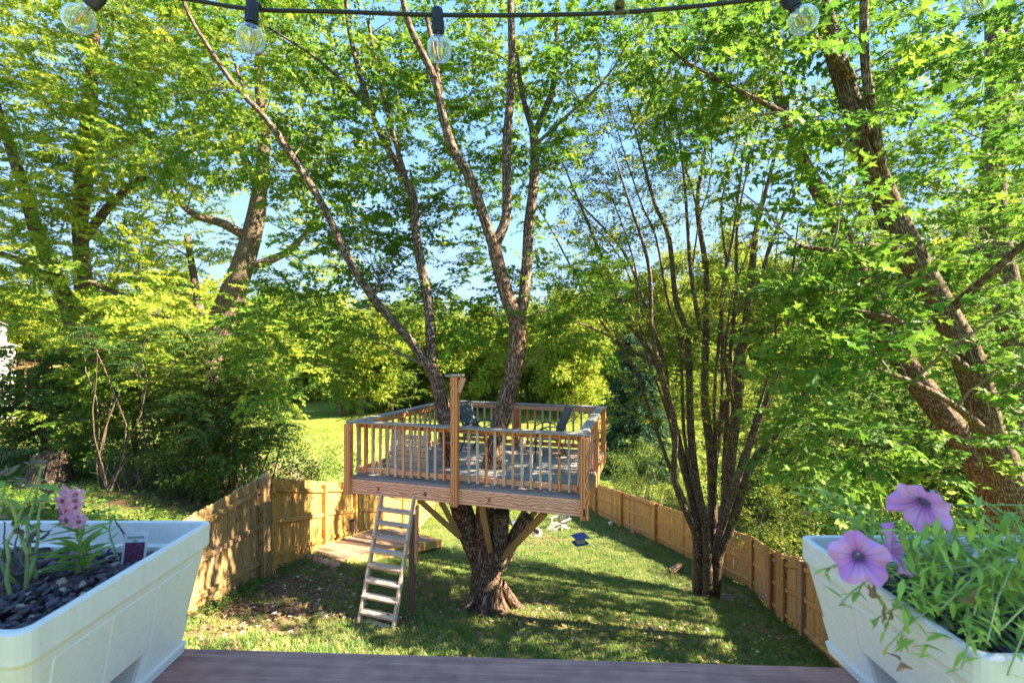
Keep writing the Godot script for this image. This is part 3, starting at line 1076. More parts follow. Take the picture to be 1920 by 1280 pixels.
func build_trees() -> void:
	# the maple that carries the platform
	var foot1 := hit(915, 1128)
	var h := hero("maple_tree", "many-limbed maple growing up through the timber platform", foot1, S.maple, Color(0.075, 0.19, 0.022), Color(0.2, 0.31, 0.035), 501)
	var t: Growth = h[0]
	var r: Node3D = h[1]
	add_limb(t, r, "trunk", traced([[913, 1152, 8.7, 46], [912, 1125, 8.7, 35], [912, 1095, 8.7, 30], [913, 1060, 8.7, 28], [916, 1035, 8.7, 26], [918, 1012, 8.7, 17]]), M.bark_red, 20, 0.08, 0.14)
	var roots := [[870, 1145], [905, 1160], [950, 1150], [985, 1140], [890, 1120], [960, 1118]]
	for q in roots:
		var e := hit(q[0], q[1])
		var a := at(lerpf(914, q[0], 0.35), 1095, 8.7)
		var m := a.lerp(e, 0.6) + Vector3.DOWN * 0.1
		add_limb(t, r, "root", [Vector4(a.x, a.y, a.z, 0.1), Vector4(m.x, m.y, m.z, 0.09), Vector4(e.x, e.y - 0.02, e.z, 0.05)], M.bark_red, 8, 0.08, 0.15)
	t.limb.clear()   # nothing sprouts from the foot
	var limbs := [
		[[908, 1082, 8.68, 16], [895, 1040, 8.7, 19], [878, 995, 8.74, 21], [864, 950, 8.78, 20], [852, 905, 8.8, 17], [845, 860, 8.85, 15], [835, 790, 8.9, 14], [818, 710, 8.95, 13], [803, 682, 9, 10]],
		[[804, 690, 9, 9], [770, 640, 8.9, 8.5], [735, 600, 8.8, 8], [690, 545, 8.7, 7.5], [650, 480, 8.6, 7], [605, 385, 8.5, 6.5], [548, 295, 8.4, 6], [500, 225, 8.3, 5.5], [440, 160, 8.2, 5], [395, 95, 8.1, 4], [355, 30, 8, 3.5], [330, -40, 7.9, 3]],
		[[622, 414, 8.55, 4.5], [585, 350, 8.8, 4], [540, 270, 9, 3.5], [470, 190, 9.1, 3], [440, 120, 9.2, 2.5]],
		[[806, 695, 9, 10], [808, 640, 9.1, 10], [803, 570, 9.2, 9], [790, 500, 9.3, 8.5], [779, 430, 9.4, 7.5], [775, 370, 9.4, 7], [745, 310, 9.5, 6.5], [712, 250, 9.5, 5.5], [690, 190, 9.6, 5], [672, 130, 9.6, 4.5], [655, 60, 9.7, 4], [645, -20, 9.7, 3]],
		[[776, 385, 9.4, 5], [748, 290, 9.2, 4.5], [728, 215, 9.1, 4], [712, 150, 9.0, 3.5], [690, 40, 8.9, 3]],
		[[690, 200, 9.6, 3.5], [640, 150, 9.4, 3], [580, 100, 9.2, 2.5], [500, 50, 9.0, 2]],
		[[914, 1070, 8.6, 24], [910, 1010, 8.6, 20], [909, 960, 8.6, 18], [920, 880, 8.6, 18], [928, 840, 8.6, 17], [942, 780, 8.6, 17], [958, 720, 8.6, 17], [970, 650, 8.6, 17], [968, 600, 8.6, 16], [952, 560, 8.6, 14.5], [938, 510, 8.6, 13], [928, 470, 8.6, 13], [925, 448, 8.6, 11]],
		[[924, 458, 8.6, 10.5], [905, 400, 8.5, 9.5], [882, 335, 8.4, 9], [850, 280, 8.3, 8.5], [832, 225, 8.2, 8], [815, 150, 8.1, 7], [792, 100, 8, 6.5], [765, 40, 7.9, 6], [750, -30, 7.8, 5]],
		[[831, 220, 8.2, 5], [822, 150, 8.4, 5], [815, 110, 8.5, 4.5], [800, 30, 8.6, 4]],
		[[928, 460, 8.6, 10.5], [948, 410, 8.7, 9], [950, 350, 8.8, 9], [950, 270, 8.9, 8.5], [956, 190, 9, 8], [960, 110, 9.1, 7.5], [958, 30, 9.1, 6.5], [955, -50, 9.2, 6]],
		[[970, 645, 8.65, 10], [982, 560, 9, 10.5], [988, 490, 9.1, 10], [992, 420, 9.2, 10], [1000, 350, 9.3, 9.5], [1003, 285, 9.4, 9], [1000, 245, 9.5, 8]],
		[[1002, 255, 9.5, 7], [1020, 210, 9.5, 6.5], [1036, 170, 9.6, 6], [1042, 110, 9.6, 5.5], [1045, 30, 9.7, 4.5], [1048, -50, 9.7, 4]],
		[[1000, 250, 9.5, 5.5], [985, 200, 9.6, 5], [975, 150, 9.7, 4.5], [968, 100, 9.8, 4]],
		[[1042, 118, 9.6, 3.5], [1080, 80, 9.6, 2.8], [1125, 40, 9.6, 2]]]
	for l in limbs:
		add_limb(t, r, "limb", traced(l), M.bark_red if l[0][1] > 1065 else M.bark, 12)
	# two sawn-off limbs under the deck
	var stubs := [[[935, 1062, 8.5, 16], [938, 1010, 8.4, 15], [941, 958, 8.3, 15]], [[948, 1045, 8.6, 13], [968, 1000, 8.5, 12], [990, 968, 8.4, 11]]]
	for l in stubs:
		var mb := MB.new()
		mb.tube(spline(traced(l), 0.08), 12, 0.1, noise, 1.0, true)
		part("sawn_limb", mb, M.bark_grey, r).position = t.shift
	t.side_len = 0.55; t.side_gap = 0.3; t.sprig_gap = 0.15
	fill(t, 290, -70, 760, 330, 8.6, 10.8, 104)
	fill(t, 520, 330, 760, 640, 9.0, 10.8, 46)
	fill(t, 440, 500, 690, 740, 8.6, 10.2, 34, 0.12)
	fill(t, 760, 330, 900, 600, 9.3, 10.8, 30)
	fill(t, 720, -70, 1010, 330, 8.9, 10.8, 62)
	fill(t, 960, 480, 1130, 660, 8.8, 10.2, 40)
	fill(t, 860, 560, 960, 640, 8.8, 9.6, 12)
	fill(t, 540, 40, 1000, 470, 9.6, 11.6, 62)
	fill(t, 600, 120, 780, 450, 9.6, 11.4, 30)
	fill(t, 860, 60, 1020, 420, 9.6, 11.4, 26)
	fill(t, 1010, -60, 1240, 170, 8.0, 9.8, 30)
	fill(t, 1020, 170, 1100, 420, 9.0, 9.8, 10)
	finish(t, r, M.leaf, M.twig)

	# the fan of dark stems by the fence
	var foot2 := hit(1326, 1118)
	h = hero("multistem_tree", "many-stemmed dark-barked tree fanning up beside the inner fence", foot2, S.fine, Color(0.09, 0.17, 0.025), Color(0.24, 0.3, 0.04), 502)
	t = h[0]
	r = h[1]
	var d := -foot2.z
	var stems := [
		[[1310, 1130, 0, 13], [1309, 1060, 0, 12], [1308, 990, 0, 10.5], [1298, 930, 0, 10], [1280, 870, 0.1, 9], [1255, 770, 0.2, 7.5], [1225, 685, 0.3, 6.5], [1185, 605, 0.4, 5.5], [1140, 500, 0.5, 4.5], [1105, 420, 0.6, 3.5], [1060, 330, 0.7, 2]],
		[[1326, 1135, 0.3, 11], [1327, 1060, 0.25, 10], [1323, 990, 0.2, 9], [1306, 900, 0.1, 9], [1300, 800, 0.2, 8], [1290, 640, 0.3, 7], [1272, 560, 0.4, 6], [1250, 450, 0.5, 5], [1228, 370, 0.6, 4], [1195, 260, 0.7, 2.5]],
		[[1333, 1050, -0.2, 12], [1336, 950, -0.3, 10.5], [1336, 850, -0.3, 9.5], [1326, 750, -0.2, 8.5], [1320, 600, -0.1, 7.5], [1318, 500, 0, 6], [1310, 400, 0.1, 5], [1322, 300, 0.2, 4], [1342, 190, 0.3, 3], [1350, 80, 0.3, 2]],
		[[1337, 1135, 0.1, 14], [1346, 1040, 0.1, 12], [1362, 940, 0.2, 11], [1376, 850, 0.3, 12], [1386, 760, 0.4, 10.5], [1400, 640, 0.5, 9], [1411, 540, 0.6, 8], [1421, 440, 0.7, 6], [1440, 330, 0.8, 4], [1470, 200, 0.9, 2.5]],
		[[1343, 1050, 0.2, 10], [1380, 955, 0.2, 12], [1408, 890, 0.1, 10], [1442, 830, 0, 8.5], [1500, 755, -0.1, 7], [1560, 660, -0.2, 5], [1600, 560, -0.3, 3]],
		[[1338, 900, -0.3, 8], [1352, 800, -0.4, 8], [1370, 720, -0.5, 7.5], [1392, 650, -0.6, 6.5], [1440, 590, -0.7, 5], [1490, 530, -0.8, 3.5], [1540, 440, -0.8, 2.5]],
		[[1318, 620, 0, 5], [1300, 520, 0.2, 4.5], [1290, 420, 0.4, 3.5], [1280, 330, 0.6, 3], [1262, 220, 0.8, 2]],
		[[1255, 780, 0.1, 4.5], [1250, 690, -0.2, 4], [1220, 580, -0.5, 3.5], [1165, 470, -0.8, 3], [1090, 390, -1.0, 2]],
		[[1386, 770, 0.4, 5], [1360, 680, 0.8, 4.5], [1350, 560, 1.1, 4], [1372, 430, 1.3, 3], [1390, 300, 1.4, 2]],
		[[1225, 690, 0.3, 3.5], [1170, 640, 0.6, 3], [1110, 610, 0.9, 2.5], [1060, 600, 1.1, 1.5]],
		[[1411, 545, 0.6, 4.5], [1450, 430, 0.3, 3.5], [1500, 330, 0.1, 2.8], [1530, 210, 0, 2]],
		[[1300, 990, 0.4, 8], [1272, 900, 0.9, 7], [1262, 790, 1.3, 6], [1230, 640, 1.6, 5], [1215, 500, 1.8, 4], [1180, 360, 1.9, 2.5]],
		[[1350, 1000, 0.8, 8], [1388, 900, 1.2, 7], [1420, 780, 1.5, 6], [1470, 650, 1.7, 4.5], [1490, 500, 1.8, 3]],
		[[1310, 410, 0.1, 3], [1280, 320, -0.2, 2.5], [1250, 230, -0.4, 2], [1240, 120, -0.5, 1.5]]]
	for l in stems:
		var ll := []
		for q in l:
			var w := 0.0 if q[1] > 900 else 7.0
			ll.append([q[0] + R(-w, w), q[1] + R(-w, w), d - q[2] + R(-w, w) * 0.008, q[3] * 0.84])
		var e1: Array = ll[ll.size() - 1]
		var e0: Array = ll[ll.size() - 2]
		ll.append([e1[0] + (e1[0] - e0[0]) * 0.7, e1[1] + (e1[1] - e0[1]) * 0.7, e1[2], 0.7])
		add_limb(t, r, "stem", traced(ll), M.bark_dark, 10, 0.2)
		var l2 := []     # a thinner companion leaving the same stem
		var side := R(-115, 115)
		var dz := R(-0.9, 0.9)
		for i in range(1, ll.size()):
			var f := float(i - 1) / (ll.size() - 2)
			l2.append([ll[i][0] + side * f + R(-8, 8) * f, ll[i][1], ll[i][2] + dz * f, maxf(ll[i][3] * 0.5, 0.7)])
		add_limb(t, r, "stem", traced(l2), M.bark_dark, 7, 0.25)
	t.limb = t.limb.filter(func(q: Vector4) -> bool: return q.y > foot2.y + 2.8)
	t.side_len = 0.8; t.side_gap = 0.27; t.sprig_gap = 0.2; t.size = 1.25; t.bare = 0.35; t.droop = 0.05
	fill(t, 1060, 180, 1420, 640, d - 1.6, d + 1.4, 190, 0.03)
	fill(t, 1180, -60, 1500, 260, d - 1.2, d + 1.2, 100, 0.03)
	fill(t, 1150, 560, 1480, 860, d - 1.4, d + 0.8, 52, 0.02)
	fill(t, 1400, 900, 1480, 1000, d - 0.6, d - 0.1, 10, 0.02)
	finish(t, r, M.leaf, M.bark_dark)

	# the great maple outside the fence
	var foot3 := ground(9.1, 8.6)
	h = hero("maple_tree", "great leaning maple with furrowed grey bark outside the fence", foot3, S.big, Color(0.06, 0.16, 0.025), Color(0.16, 0.28, 0.035), 503)
	t = h[0]
	r = h[1]
	var big := [
		[[1925, 1260, 8.6, 56], [1915, 1100, 8.5, 34], [1905, 980, 8.4, 30], [1882, 880, 8.3, 27], [1852, 800, 8.2, 25], [1822, 690, 8.0, 23], [1772, 585, 7.9, 21.5], [1702, 465, 7.7, 24], [1660, 372, 7.6, 22], [1622, 270, 7.4, 19], [1592, 180, 7.3, 17], [1565, 95, 7.2, 15.5], [1540, 0, 7.1, 14], [1525, -80, 7.0, 13]],
		[[1915, 1080, 8.9, 34], [1868, 930, 9.2, 24], [1802, 822, 9.4, 21], [1742, 742, 9.5, 21], [1682, 662, 9.6, 19], [1640, 582, 9.7, 17], [1582, 442, 9.8, 15], [1532, 352, 9.9, 13], [1492, 270, 10, 10], [1450, 150, 10.1, 10]],
		[[1665, 345, 7.55, 8], [1620, 292, 7.3, 7], [1570, 265, 7.0, 6], [1480, 217, 6.8, 5.4], [1400, 177, 6.6, 4.8], [1330, 142, 6.5, 4], [1280, 110, 6.4, 3], [1238, 72, 6.3, 1.6]],
		[[1672, 395, 7.6, 9], [1652, 300, 7.3, 8], [1640, 220, 7.1, 8], [1625, 140, 7.0, 8], [1620, 40, 6.9, 7], [1625, -60, 6.8, 6]],
		[[1600, 150, 7.2, 9], [1570, 110, 6.9, 8], [1530, 75, 6.7, 7], [1480, 20, 6.5, 6], [1440, -50, 6.4, 4]],
		[[1772, 590, 7.9, 9], [1850, 520, 7.3, 7], [1930, 450, 6.8, 6], [2020, 380, 6.4, 4]],
		[[1822, 700, 8.0, 8], [1750, 640, 7.2, 6], [1680, 600, 6.6, 5], [1600, 580, 6.1, 3.5]],
		[[1852, 810, 8.2, 8], [1790, 760, 7.4, 6], [1720, 720, 6.8, 5], [1640, 690, 6.3, 3.5]],
		[[1702, 470, 7.7, 9], [1640, 460, 7.0, 7], [1570, 470, 6.4, 5], [1500, 460, 6.0, 3.5]]]
	for l in big:
		add_limb(t, r, "trunk" if l.size() > 9 else "limb", traced(l), M.bark_grey if l[0][3] != 34 else M.bark_red, 14, 0.14, 0.13)
	t.limb = t.limb.filter(func(q: Vector4) -> bool: return q.y > -2.2)
	t.side_len = 0.55; t.side_gap = 0.34; t.sprig_gap = 0.17
	fill(t, 1440, -70, 1980, 240, 7.0, 10.5, 70)
	fill(t, 1260, -70, 1500, 230, 6.2, 8.2, 34)
	fill(t, 1260, 60, 1660, 310, 6.2, 7.3, 16)
	fill(t, 1480, 240, 1980, 560, 8.8, 11.4, 66)
	fill(t, 1480, 350, 1640, 600, 6.0, 7.4, 22)
	fill(t, 1920, 200, 1990, 560, 5.6, 7.4, 9)
	fill(t, 1500, 540, 1990, 860, 9.4, 11.6, 60, 0.09)
	fill(t, 1480, 540, 1690, 880, 6.0, 7.4, 36, 0.09)
	fill(t, 1925, 540, 2000, 900, 5.6, 7.6, 12, 0.09)
	fill(t, 1440, 480, 1600, 760, 6.0, 7.6, 10, 0.09)
	fill(t, 1560, 840, 1760, 960, 6.6, 7.6, 10, 0.1)
	for k in 34:   # the rest of its crown, over the yard's edge and beside the porch
		branch_to(t, Vector3(R(6.0, 13.0), R(1.0, 8.0), R(-9.0, 0.0)), 0.06)
	for k in 90:
		if k % 4 == 3:
			continue
		var reach := R(5.5, 9.5)
		branch_to(t, Vector3(R(-0.9, 0.9) + reach * 0.77, reach * 0.64 + R(-0.9, 0.5), R(-1.4, 0.3)), 0.06)
	finish(t, r, M.leaf, M.twig)

	# the slender forked trunk farther along
	var foot4 := ground(13.6, 12.6)
	h = hero("forked_tree", "slender grey forked tree beyond the great maple", foot4, S.maple, Color(0.08, 0.18, 0.025), Color(0.26, 0.34, 0.04), 504)
	t = h[0]
	r = h[1]
	for l in [[[1890, 1150, 12.6, 30], [1896, 900, 12.5, 26], [1905, 700, 12.4, 24], [1890, 560, 12.3, 22], [1866, 430, 12.2, 20], [1862, 320, 12.1, 19], [1868, 200, 12, 16], [1866, 80, 12, 14], [1862, -60, 12, 12]], [[1862, 300, 12.1, 12], [1884, 210, 12, 11], [1910, 140, 12, 9], [1950, 60, 12, 8]], [[1868, 230, 12, 8], [1890, 120, 11.8, 7], [1890, 20, 11.7, 6], [1893, -60, 11.6, 5]]]:
		add_limb(t, r, "trunk" if l.size() > 5 else "limb", traced(l), M.bark_grey, 12)
	t.limb = t.limb.filter(func(q: Vector4) -> bool: return q.y > -1.0)
	t.side_len = 0.8; t.side_gap = 0.4; t.sprig_gap = 0.2; t.size = 1.2
	fill(t, 1680, 60, 2000, 640, 12.7, 14.8, 95)
	finish(t, r, M.leaf, M.twig)

	# old trees beyond the other fence
	var foot5 := foot(372, 21.0)
	h = hero("old_tree", "thick furrowed trunk leaning out of the tree-of-heaven thicket", foot5, S.mid, Color(0.15, 0.28, 0.04), Color(0.36, 0.46, 0.06), 505)
	t = h[0]
	r = h[1]
	for l in [[[372, 860, 21, 36], [380, 740, 21, 30], [402, 640, 21, 26], [440, 540, 20.8, 22], [474, 430, 20.6, 17], [490, 330, 20.4, 12], [494, 240, 20.2, 10], [485, 130, 20, 8], [500, 0, 20, 6]],
			[[405, 640, 21, 12], [355, 625, 20.5, 9], [300, 590, 20, 8], [240, 560, 19.5, 6], [150, 520, 19, 4]],
			[[470, 450, 20.6, 9], [420, 420, 20, 8], [360, 400, 19.5, 6], [300, 340, 19, 5]],
			[[400, 650, 21, 9], [380, 610, 21.4, 8], [370, 560, 21.6, 7], [350, 440, 21.8, 5]],
			[[462, 500, 20.6, 8], [495, 492, 20.8, 8], [540, 470, 21, 6], [590, 420, 21.2, 4]],
			[[488, 350, 20.4, 7], [430, 250, 20, 6], [360, 150, 19.6, 5], [300, 60, 19, 3]]]:
		add_limb(t, r, "trunk" if l.size() > 6 else "limb", traced(l), M.bark_grey, 12, 0.3, 0.12)
	t.limb = t.limb.filter(func(q: Vector4) -> bool: return q.y > -3.0)
	t.side_len = 1.3; t.side_gap = 0.8; t.sprig_gap = 0.42; t.size = 0.95
	fill(t, 130, -60, 640, 320, 17.5, 22.5, 264)
	fill(t, 240, 320, 430, 560, 21.3, 23.5, 45)
	fill(t, 510, 300, 640, 600, 20.5, 23, 45)
	fill(t, 430, 600, 600, 700, 21, 23, 14)
	fill(t, 180, 560, 390, 740, 16.5, 20, 46)
	fill(t, 420, 560, 560, 760, 16.5, 20, 30)
	finish(t, r, M.leaf, M.twig)

	var foot6 := foot(160, 23.0)
	h = hero("old_tree", "old double-trunked tree by the stump, its trunks parting in a V", foot6, S.mid, Color(0.15, 0.28, 0.04), Color(0.42, 0.5, 0.065), 506)
	t = h[0]
	r = h[1]
	for l in [[[165, 870, 23, 30], [166, 760, 23, 26], [166, 680, 23, 22], [163, 600, 23, 18], [155, 520, 22.8, 14], [150, 420, 22.6, 12], [160, 300, 22.4, 14], [170, 150, 22.2, 10], [180, 0, 22, 8]],
			[[152, 650, 23, 15], [128, 575, 22.6, 14], [104, 520, 22.3, 12], [70, 440, 22, 11], [40, 340, 21.6, 9], [0, 220, 21.2, 7], [-40, 100, 21, 5]],
			[[110, 540, 22.4, 7], [60, 500, 21.6, 6], [-10, 470, 21, 4]],
			[[155, 450, 22.6, 9], [210, 380, 22, 7], [270, 330, 21.5, 5]]]:
		add_limb(t, r, "trunk" if l.size() > 6 else "limb", traced(l), M.bark_red, 12, 0.3, 0.12)
	t.limb = t.limb.filter(func(q: Vector4) -> bool: return q.y > 0.5)
	t.side_len = 1.4; t.side_gap = 0.85; t.sprig_gap = 0.42
	fill(t, -120, -60, 340, 330, 18.5, 24, 231)
	fill(t, -120, 330, 330, 530, 19.5, 24, 121)
	fill(t, 50, 470, 130, 640, 18, 21.5, 16)
	fill(t, -60, 100, 330, 480, 18, 21, 52)
	fill(t, -60, 440, 60, 570, 19, 22, 14)
	fill(t, 185, 480, 330, 660, 17.5, 21.5, 40)
	finish(t, r, M.leaf, M.twig)

func build_brush() -> void:
	# tree-of-heaven saplings, each a few bare stems topped with long divided leaves
	var list := [
		[110, 18.5, 690, 95, "tree-of-heaven sapling spreading long fronds over the stump"],
		[200, 15.5, 585, 90, "tallest tree-of-heaven sapling below the double trunk"],
		[285, 16.5, 635, 85, "tree-of-heaven sapling with a crooked dark stem"],
		[370, 16.2, 725, 90, "low tree-of-heaven sapling drooping over the thicket's edge"],
		[470, 16.8, 685, 85, "tree-of-heaven sapling nearest the fence corner"],
		[420, 17.0, 585, 90, "tree-of-heaven sapling against the thick leaning trunk"],
		[75, 20.0, 655, 60, "tree-of-heaven sapling in front of the neighbour's deck"]]
	var k := 0
	for q in list:
		rng.seed = 600 + k
		var f := foot(q[0], q[1])
		var root := thing("sapling", q[4], "sapling", f, "tree-of-heaven saplings")
		var t := new_tree(S.pinnate, Color(0.035, 0.1, 0.04), Color(0.08, 0.165, 0.045))
		var top := at(q[0], q[2], q[1]).y - f.y
		var w: float = q[3] / FOCAL * q[1]
		t.size = 0.8; t.droop = 0.25
		for s in 6:
			var e := Vector3(R(-w, w), top * R(0.55, 1.0), R(-w, w) * 0.8)
			var p := bent(Vector3(R(-0.3, 0.3), -0.1, R(-0.3, 0.3)), e, 0.035, 0.08, 6)
			t.twigs.tube(p, 5)
			for j in 10:
				var a := j * 2.4 + R(0, 0.5)
				var c: Vector4 = (p[6] as Vector4).lerp(p[5], R(0, 0.95))
				put_sprig(t, Vector3(c.x, c.y, c.z), Vector3(cos(a), R(-0.1, 0.7), sin(a)).normalized())
		finish(t, root, M.leaf, M.bark_dark, "fronds")
		k += 1
	# bushes: [x, distance, top y, half width, tone, leaves, label]
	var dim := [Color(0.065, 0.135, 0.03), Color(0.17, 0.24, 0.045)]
	var grn := [Color(0.07, 0.15, 0.025), Color(0.18, 0.26, 0.035)]
	var bushes := [
		[5, 19.5, 715, 70, dim, "dark leafy bush under the neighbour's deck"],
		[215, 18.5, 760, 85, grn, "tangled bush just behind the stump"],
		[300, 17.5, 775, 85, dim, "twiggy bush in the middle of the thicket"],
		[385, 17.0, 800, 75, grn, "dry tangled bush over the bare earth"],
		[480, 16.8, 790, 75, dim, "dark bush behind the fence's corner post"],
		[540, 16.5, 840, 36, grn, "bush by the meadow, behind the first fence panels"],
		[628, 18.5, 850, 30, dim, "small bush at the platform's outer corner, beyond the fence"],
		[1160, 30.0, 855, 45, dim, "round dark bush outside the far fence panels"],
		[1235, 25.0, 825, 70, dim, "dense bush over the fence behind the dark stems"],
		[1330, 22.5, 830, 70, grn, "leafy bush framed by the fan of stems"],
		[1420, 19.5, 845, 70, dim, "shadowy bush at the fence's bend"],
		[1500, 16.5, 880, 65, grn, "bright-tipped bush over the last fence panels"],
		[1560, 13.0, 930, 70, dim, "low dark bush next to the white planter's corner"],
		[1690, 12.0, 930, 90, grn, "bush behind the purple flowers"],
		[1850, 11.5, 960, 90, dim, "bush hiding the great maple's foot"],
		[1215, 31.0, 835, 28, grn, "bush below the spruce"]]
	for q in bushes:
		rng.seed = 600 + k
		var f := foot(q[0], q[1])
		var root := thing("bush", q[5], "bush", f, "bushes outside the fences")
		var t := new_tree(S.shrub, q[4][0], q[4][1])
		var top := at(q[0], q[2], q[1]).y - f.y
		var w: float = q[3] / FOCAL * q[1]
		t.side_len = 0.5; t.side_gap = 0.32; t.sprig_gap = 0.26; t.bare = 0.3; t.size = 1.0
		for s in 7:
			var p := bent(Vector3(R(-0.4, 0.4) * w, -0.1, R(-0.4, 0.4) * w), Vector3(R(-0.6, 0.6) * w, top * R(0.4, 0.75), R(-0.6, 0.6) * w), 0.03, 0.05)
			t.twigs.tube(p, 5)
			for c in p:
				t.limb.append(c)
		for s in int(34 + 14 * w):
			var dd := rvec()
			branch_to(t, Vector3(dd.x * w * 1.1, top * (0.52 + dd.y * 0.5), dd.z * w), 0.08)
		finish(t, root, M.leaf, M.dead, "foliage")
		k += 1
	# dry stalks and creepers at the thicket's foot
	rng.seed = 650
	var dry := MB.new()
	for i in 620:
		var p := hit(R(190, 600), R(868, 925))
		var e := p + Vector3(R(-1, 1), R(0.3, 1.5), R(-1, 1)) * R(0.5, 1.1)
		dry.tube(bent(p, e, R(0.004, 0.012), R(-0.1, 0.35), 4), 3)
	var dt := part("dry_undergrowth", dry, M.dead, self)
	tag(dt, "pale dry stalks tangled along the foot of the thicket", "undergrowth", "", "stuff")
	# the stump
	rng.seed = 660
	var sf := hit(92, 905)
	var st := thing("tree_stump", "broad weathered grey stump at the edge of the thicket", "tree stump", sf)
	var sm := MB.new()
	var pts := []
	for i in 9:
		var f := i / 8.0
		pts.append(Vector4(0.05 * f, -0.2 + f * 1.25, 0, 0.68 - 0.25 * f + 0.25 * pow(1.0 - f, 4.0)))
	sm.tube(pts, 26, 0.16, noise, 0.7, true)
	part("trunk", sm, M.bark, st)
	for i in 5:
		var a := i * 1.3
		var sl := MB.new()
		sl.tube(bent(Vector3(cos(a) * 0.4, 0.75, sin(a) * 0.4), Vector3(cos(a) * 0.5, R(1.0, 1.4), sin(a) * 0.5), 0.09, 0.0, 4), 5)
		part("splinter", sl, M.bark_grey, st)

func settle(root: Node3D, base: Vector3) -> void:   # children were laid out in the scene's axes; bring them under the root's own
	root.position = base
	for c in root.get_children():
		c.position -= base

func pick(list: Array) -> Material:
	return list[rng.randi() % list.size()]

func plank(root: Node3D, called: String, a: Vector3, b: Vector3, w: float, t: float, mats, up := Vector3.UP, ch := 0.004) -> MeshInstance3D:
	var mb := MB.new()
	mb.beam(a, b, w, t, up, ch, Vector2(R(0, 1), R(0, 1)))
	return part(called, mb, pick(mats) if mats is Array else mats, root)

func build_house() -> void:
	rng.seed = 700
	var z := 62.0
	var h := thing("neighbour_house", "white sided house with a low grey roof at the meadow's edge", "house")
	var b0 := at(-130, 640, z)
	var yb := gy(b0.x, z) - 0.5
	var a := at(12, 628, z + 8.0)
	var wall := MB.new()
	wall.box(Vector3((b0.x + a.x) / 2.0, (a.y + 1.5 + yb) / 2.0, -z - 4.0), Vector3(a.x - b0.x, a.y + 1.5 - yb, 8.0), Basis.IDENTITY, 0.02)
	part("wall", wall, M.white, h)
	var c := at(29, 648, z + 6.0)
	var wing := MB.new()
	wing.box(Vector3((a.x + c.x) / 2.0, (c.y + yb) / 2.0, -z - 3.5), Vector3(c.x - a.x, c.y - yb, 5.0), Basis.IDENTITY, 0.02)
	part("wall", wing, M.white, h)
	var roof := MB.new()
	var e0 := a.y + 1.5
	for s in [-1.0, 1.0]:
		var mid := -z - 4.0
		roof.beam(Vector3((b0.x + a.x) / 2.0, e0 + 1.6, mid), Vector3((b0.x + a.x) / 2.0, e0 - 0.25, mid + s * 4.5), a.x - b0.x + 0.8, 0.12, Vector3.UP, 0.01)
	part("roof", roof, M.roof, h)
	var rf2 := MB.new()
	rf2.beam(Vector3(a.x - 0.1, c.y + 1.0, -z - 3.5), Vector3(c.x + 0.4, c.y - 0.05, -z - 3.5), 5.4, 0.1, Vector3.UP, 0.01)
	part("roof", rf2, M.roof, h)
	var g := MB.new()
	g.poly([Vector3(a.x, c.y, -z - 1.001), Vector3(c.x, c.y, -z - 1.001), Vector3(a.x, c.y + 0.95, -z - 1.001)], Vector3(0, 0, 1))
	part("gable", g, M.white, h)
	for w in [[c.x, 2.6, 2.2, -1.4], [a.x, 3.0, 2.6, 0.4], [a.x, 6.4, 2.6, 0.4], [a.x, 3.0, 2.6, -2.6]]:   # windows on the walls that face the meadow
		var p := Vector3(w[0] + 0.01, w[3], -z - w[1])
		var pane := MB.new()
		pane.box(p, Vector3(0.04, 1.1, 0.9), Basis.IDENTITY, 0.002)
		var fr := MB.new()
		for s in [-1.0, 1.0]:
			fr.box(p + Vector3(0.02, 0, s * 0.5), Vector3(0.08, 1.3, 0.1))
			fr.box(p + Vector3(0.022, s * 0.6, 0), Vector3(0.08, 0.1, 0.9))
		var f := part("window", fr, M.plastic, h)
		part("pane", pane, M.window, f)
	settle(h, Vector3(b0.x + 4.0, yb, -z - 4.0))
	# its timber deck
	var d := thing("timber_deck", "honey-coloured timber deck on posts against the white house", "deck")
	var p0 := at(12, 690, z - 3.5)
	var p1 := at(76, 690, z - 3.5)
	var y := p0.y
	plank(d, "floor_slab", Vector3(p0.x, y, p0.z - 1.9), Vector3(p1.x, y, p0.z - 1.9), 3.6, 0.3, M.pale)
	for k in 3:
		var x := lerpf(p0.x + 0.2, p1.x - 0.2, k / 2.0)
		plank(d, "post", Vector3(x, gy(x, z - 3.5) - 0.2, p0.z - 0.2), Vector3(x, y + 1.1, p0.z - 0.2), 0.16, 0.16, M.pale, Vector3.BACK)
	plank(d, "top_rail", Vector3(p0.x, y + 1.1, p0.z - 0.2), Vector3(p1.x, y + 1.1, p0.z - 0.2), 0.16, 0.08, M.pale)
	for k in 22:
		var x := lerpf(p0.x, p1.x, (k + 0.5) / 22.0)
		plank(d, "baluster", Vector3(x, y + 0.2, p0.z - 0.15), Vector3(x, y + 1.05, p0.z - 0.15), 0.06, 0.06, M.pale, Vector3.BACK)
	settle(d, Vector3((p0.x + p1.x) / 2.0, gy(p0.x, z), p0.z - 1.5))

# ---------------------------------------------------------------- fences
var pickets := []

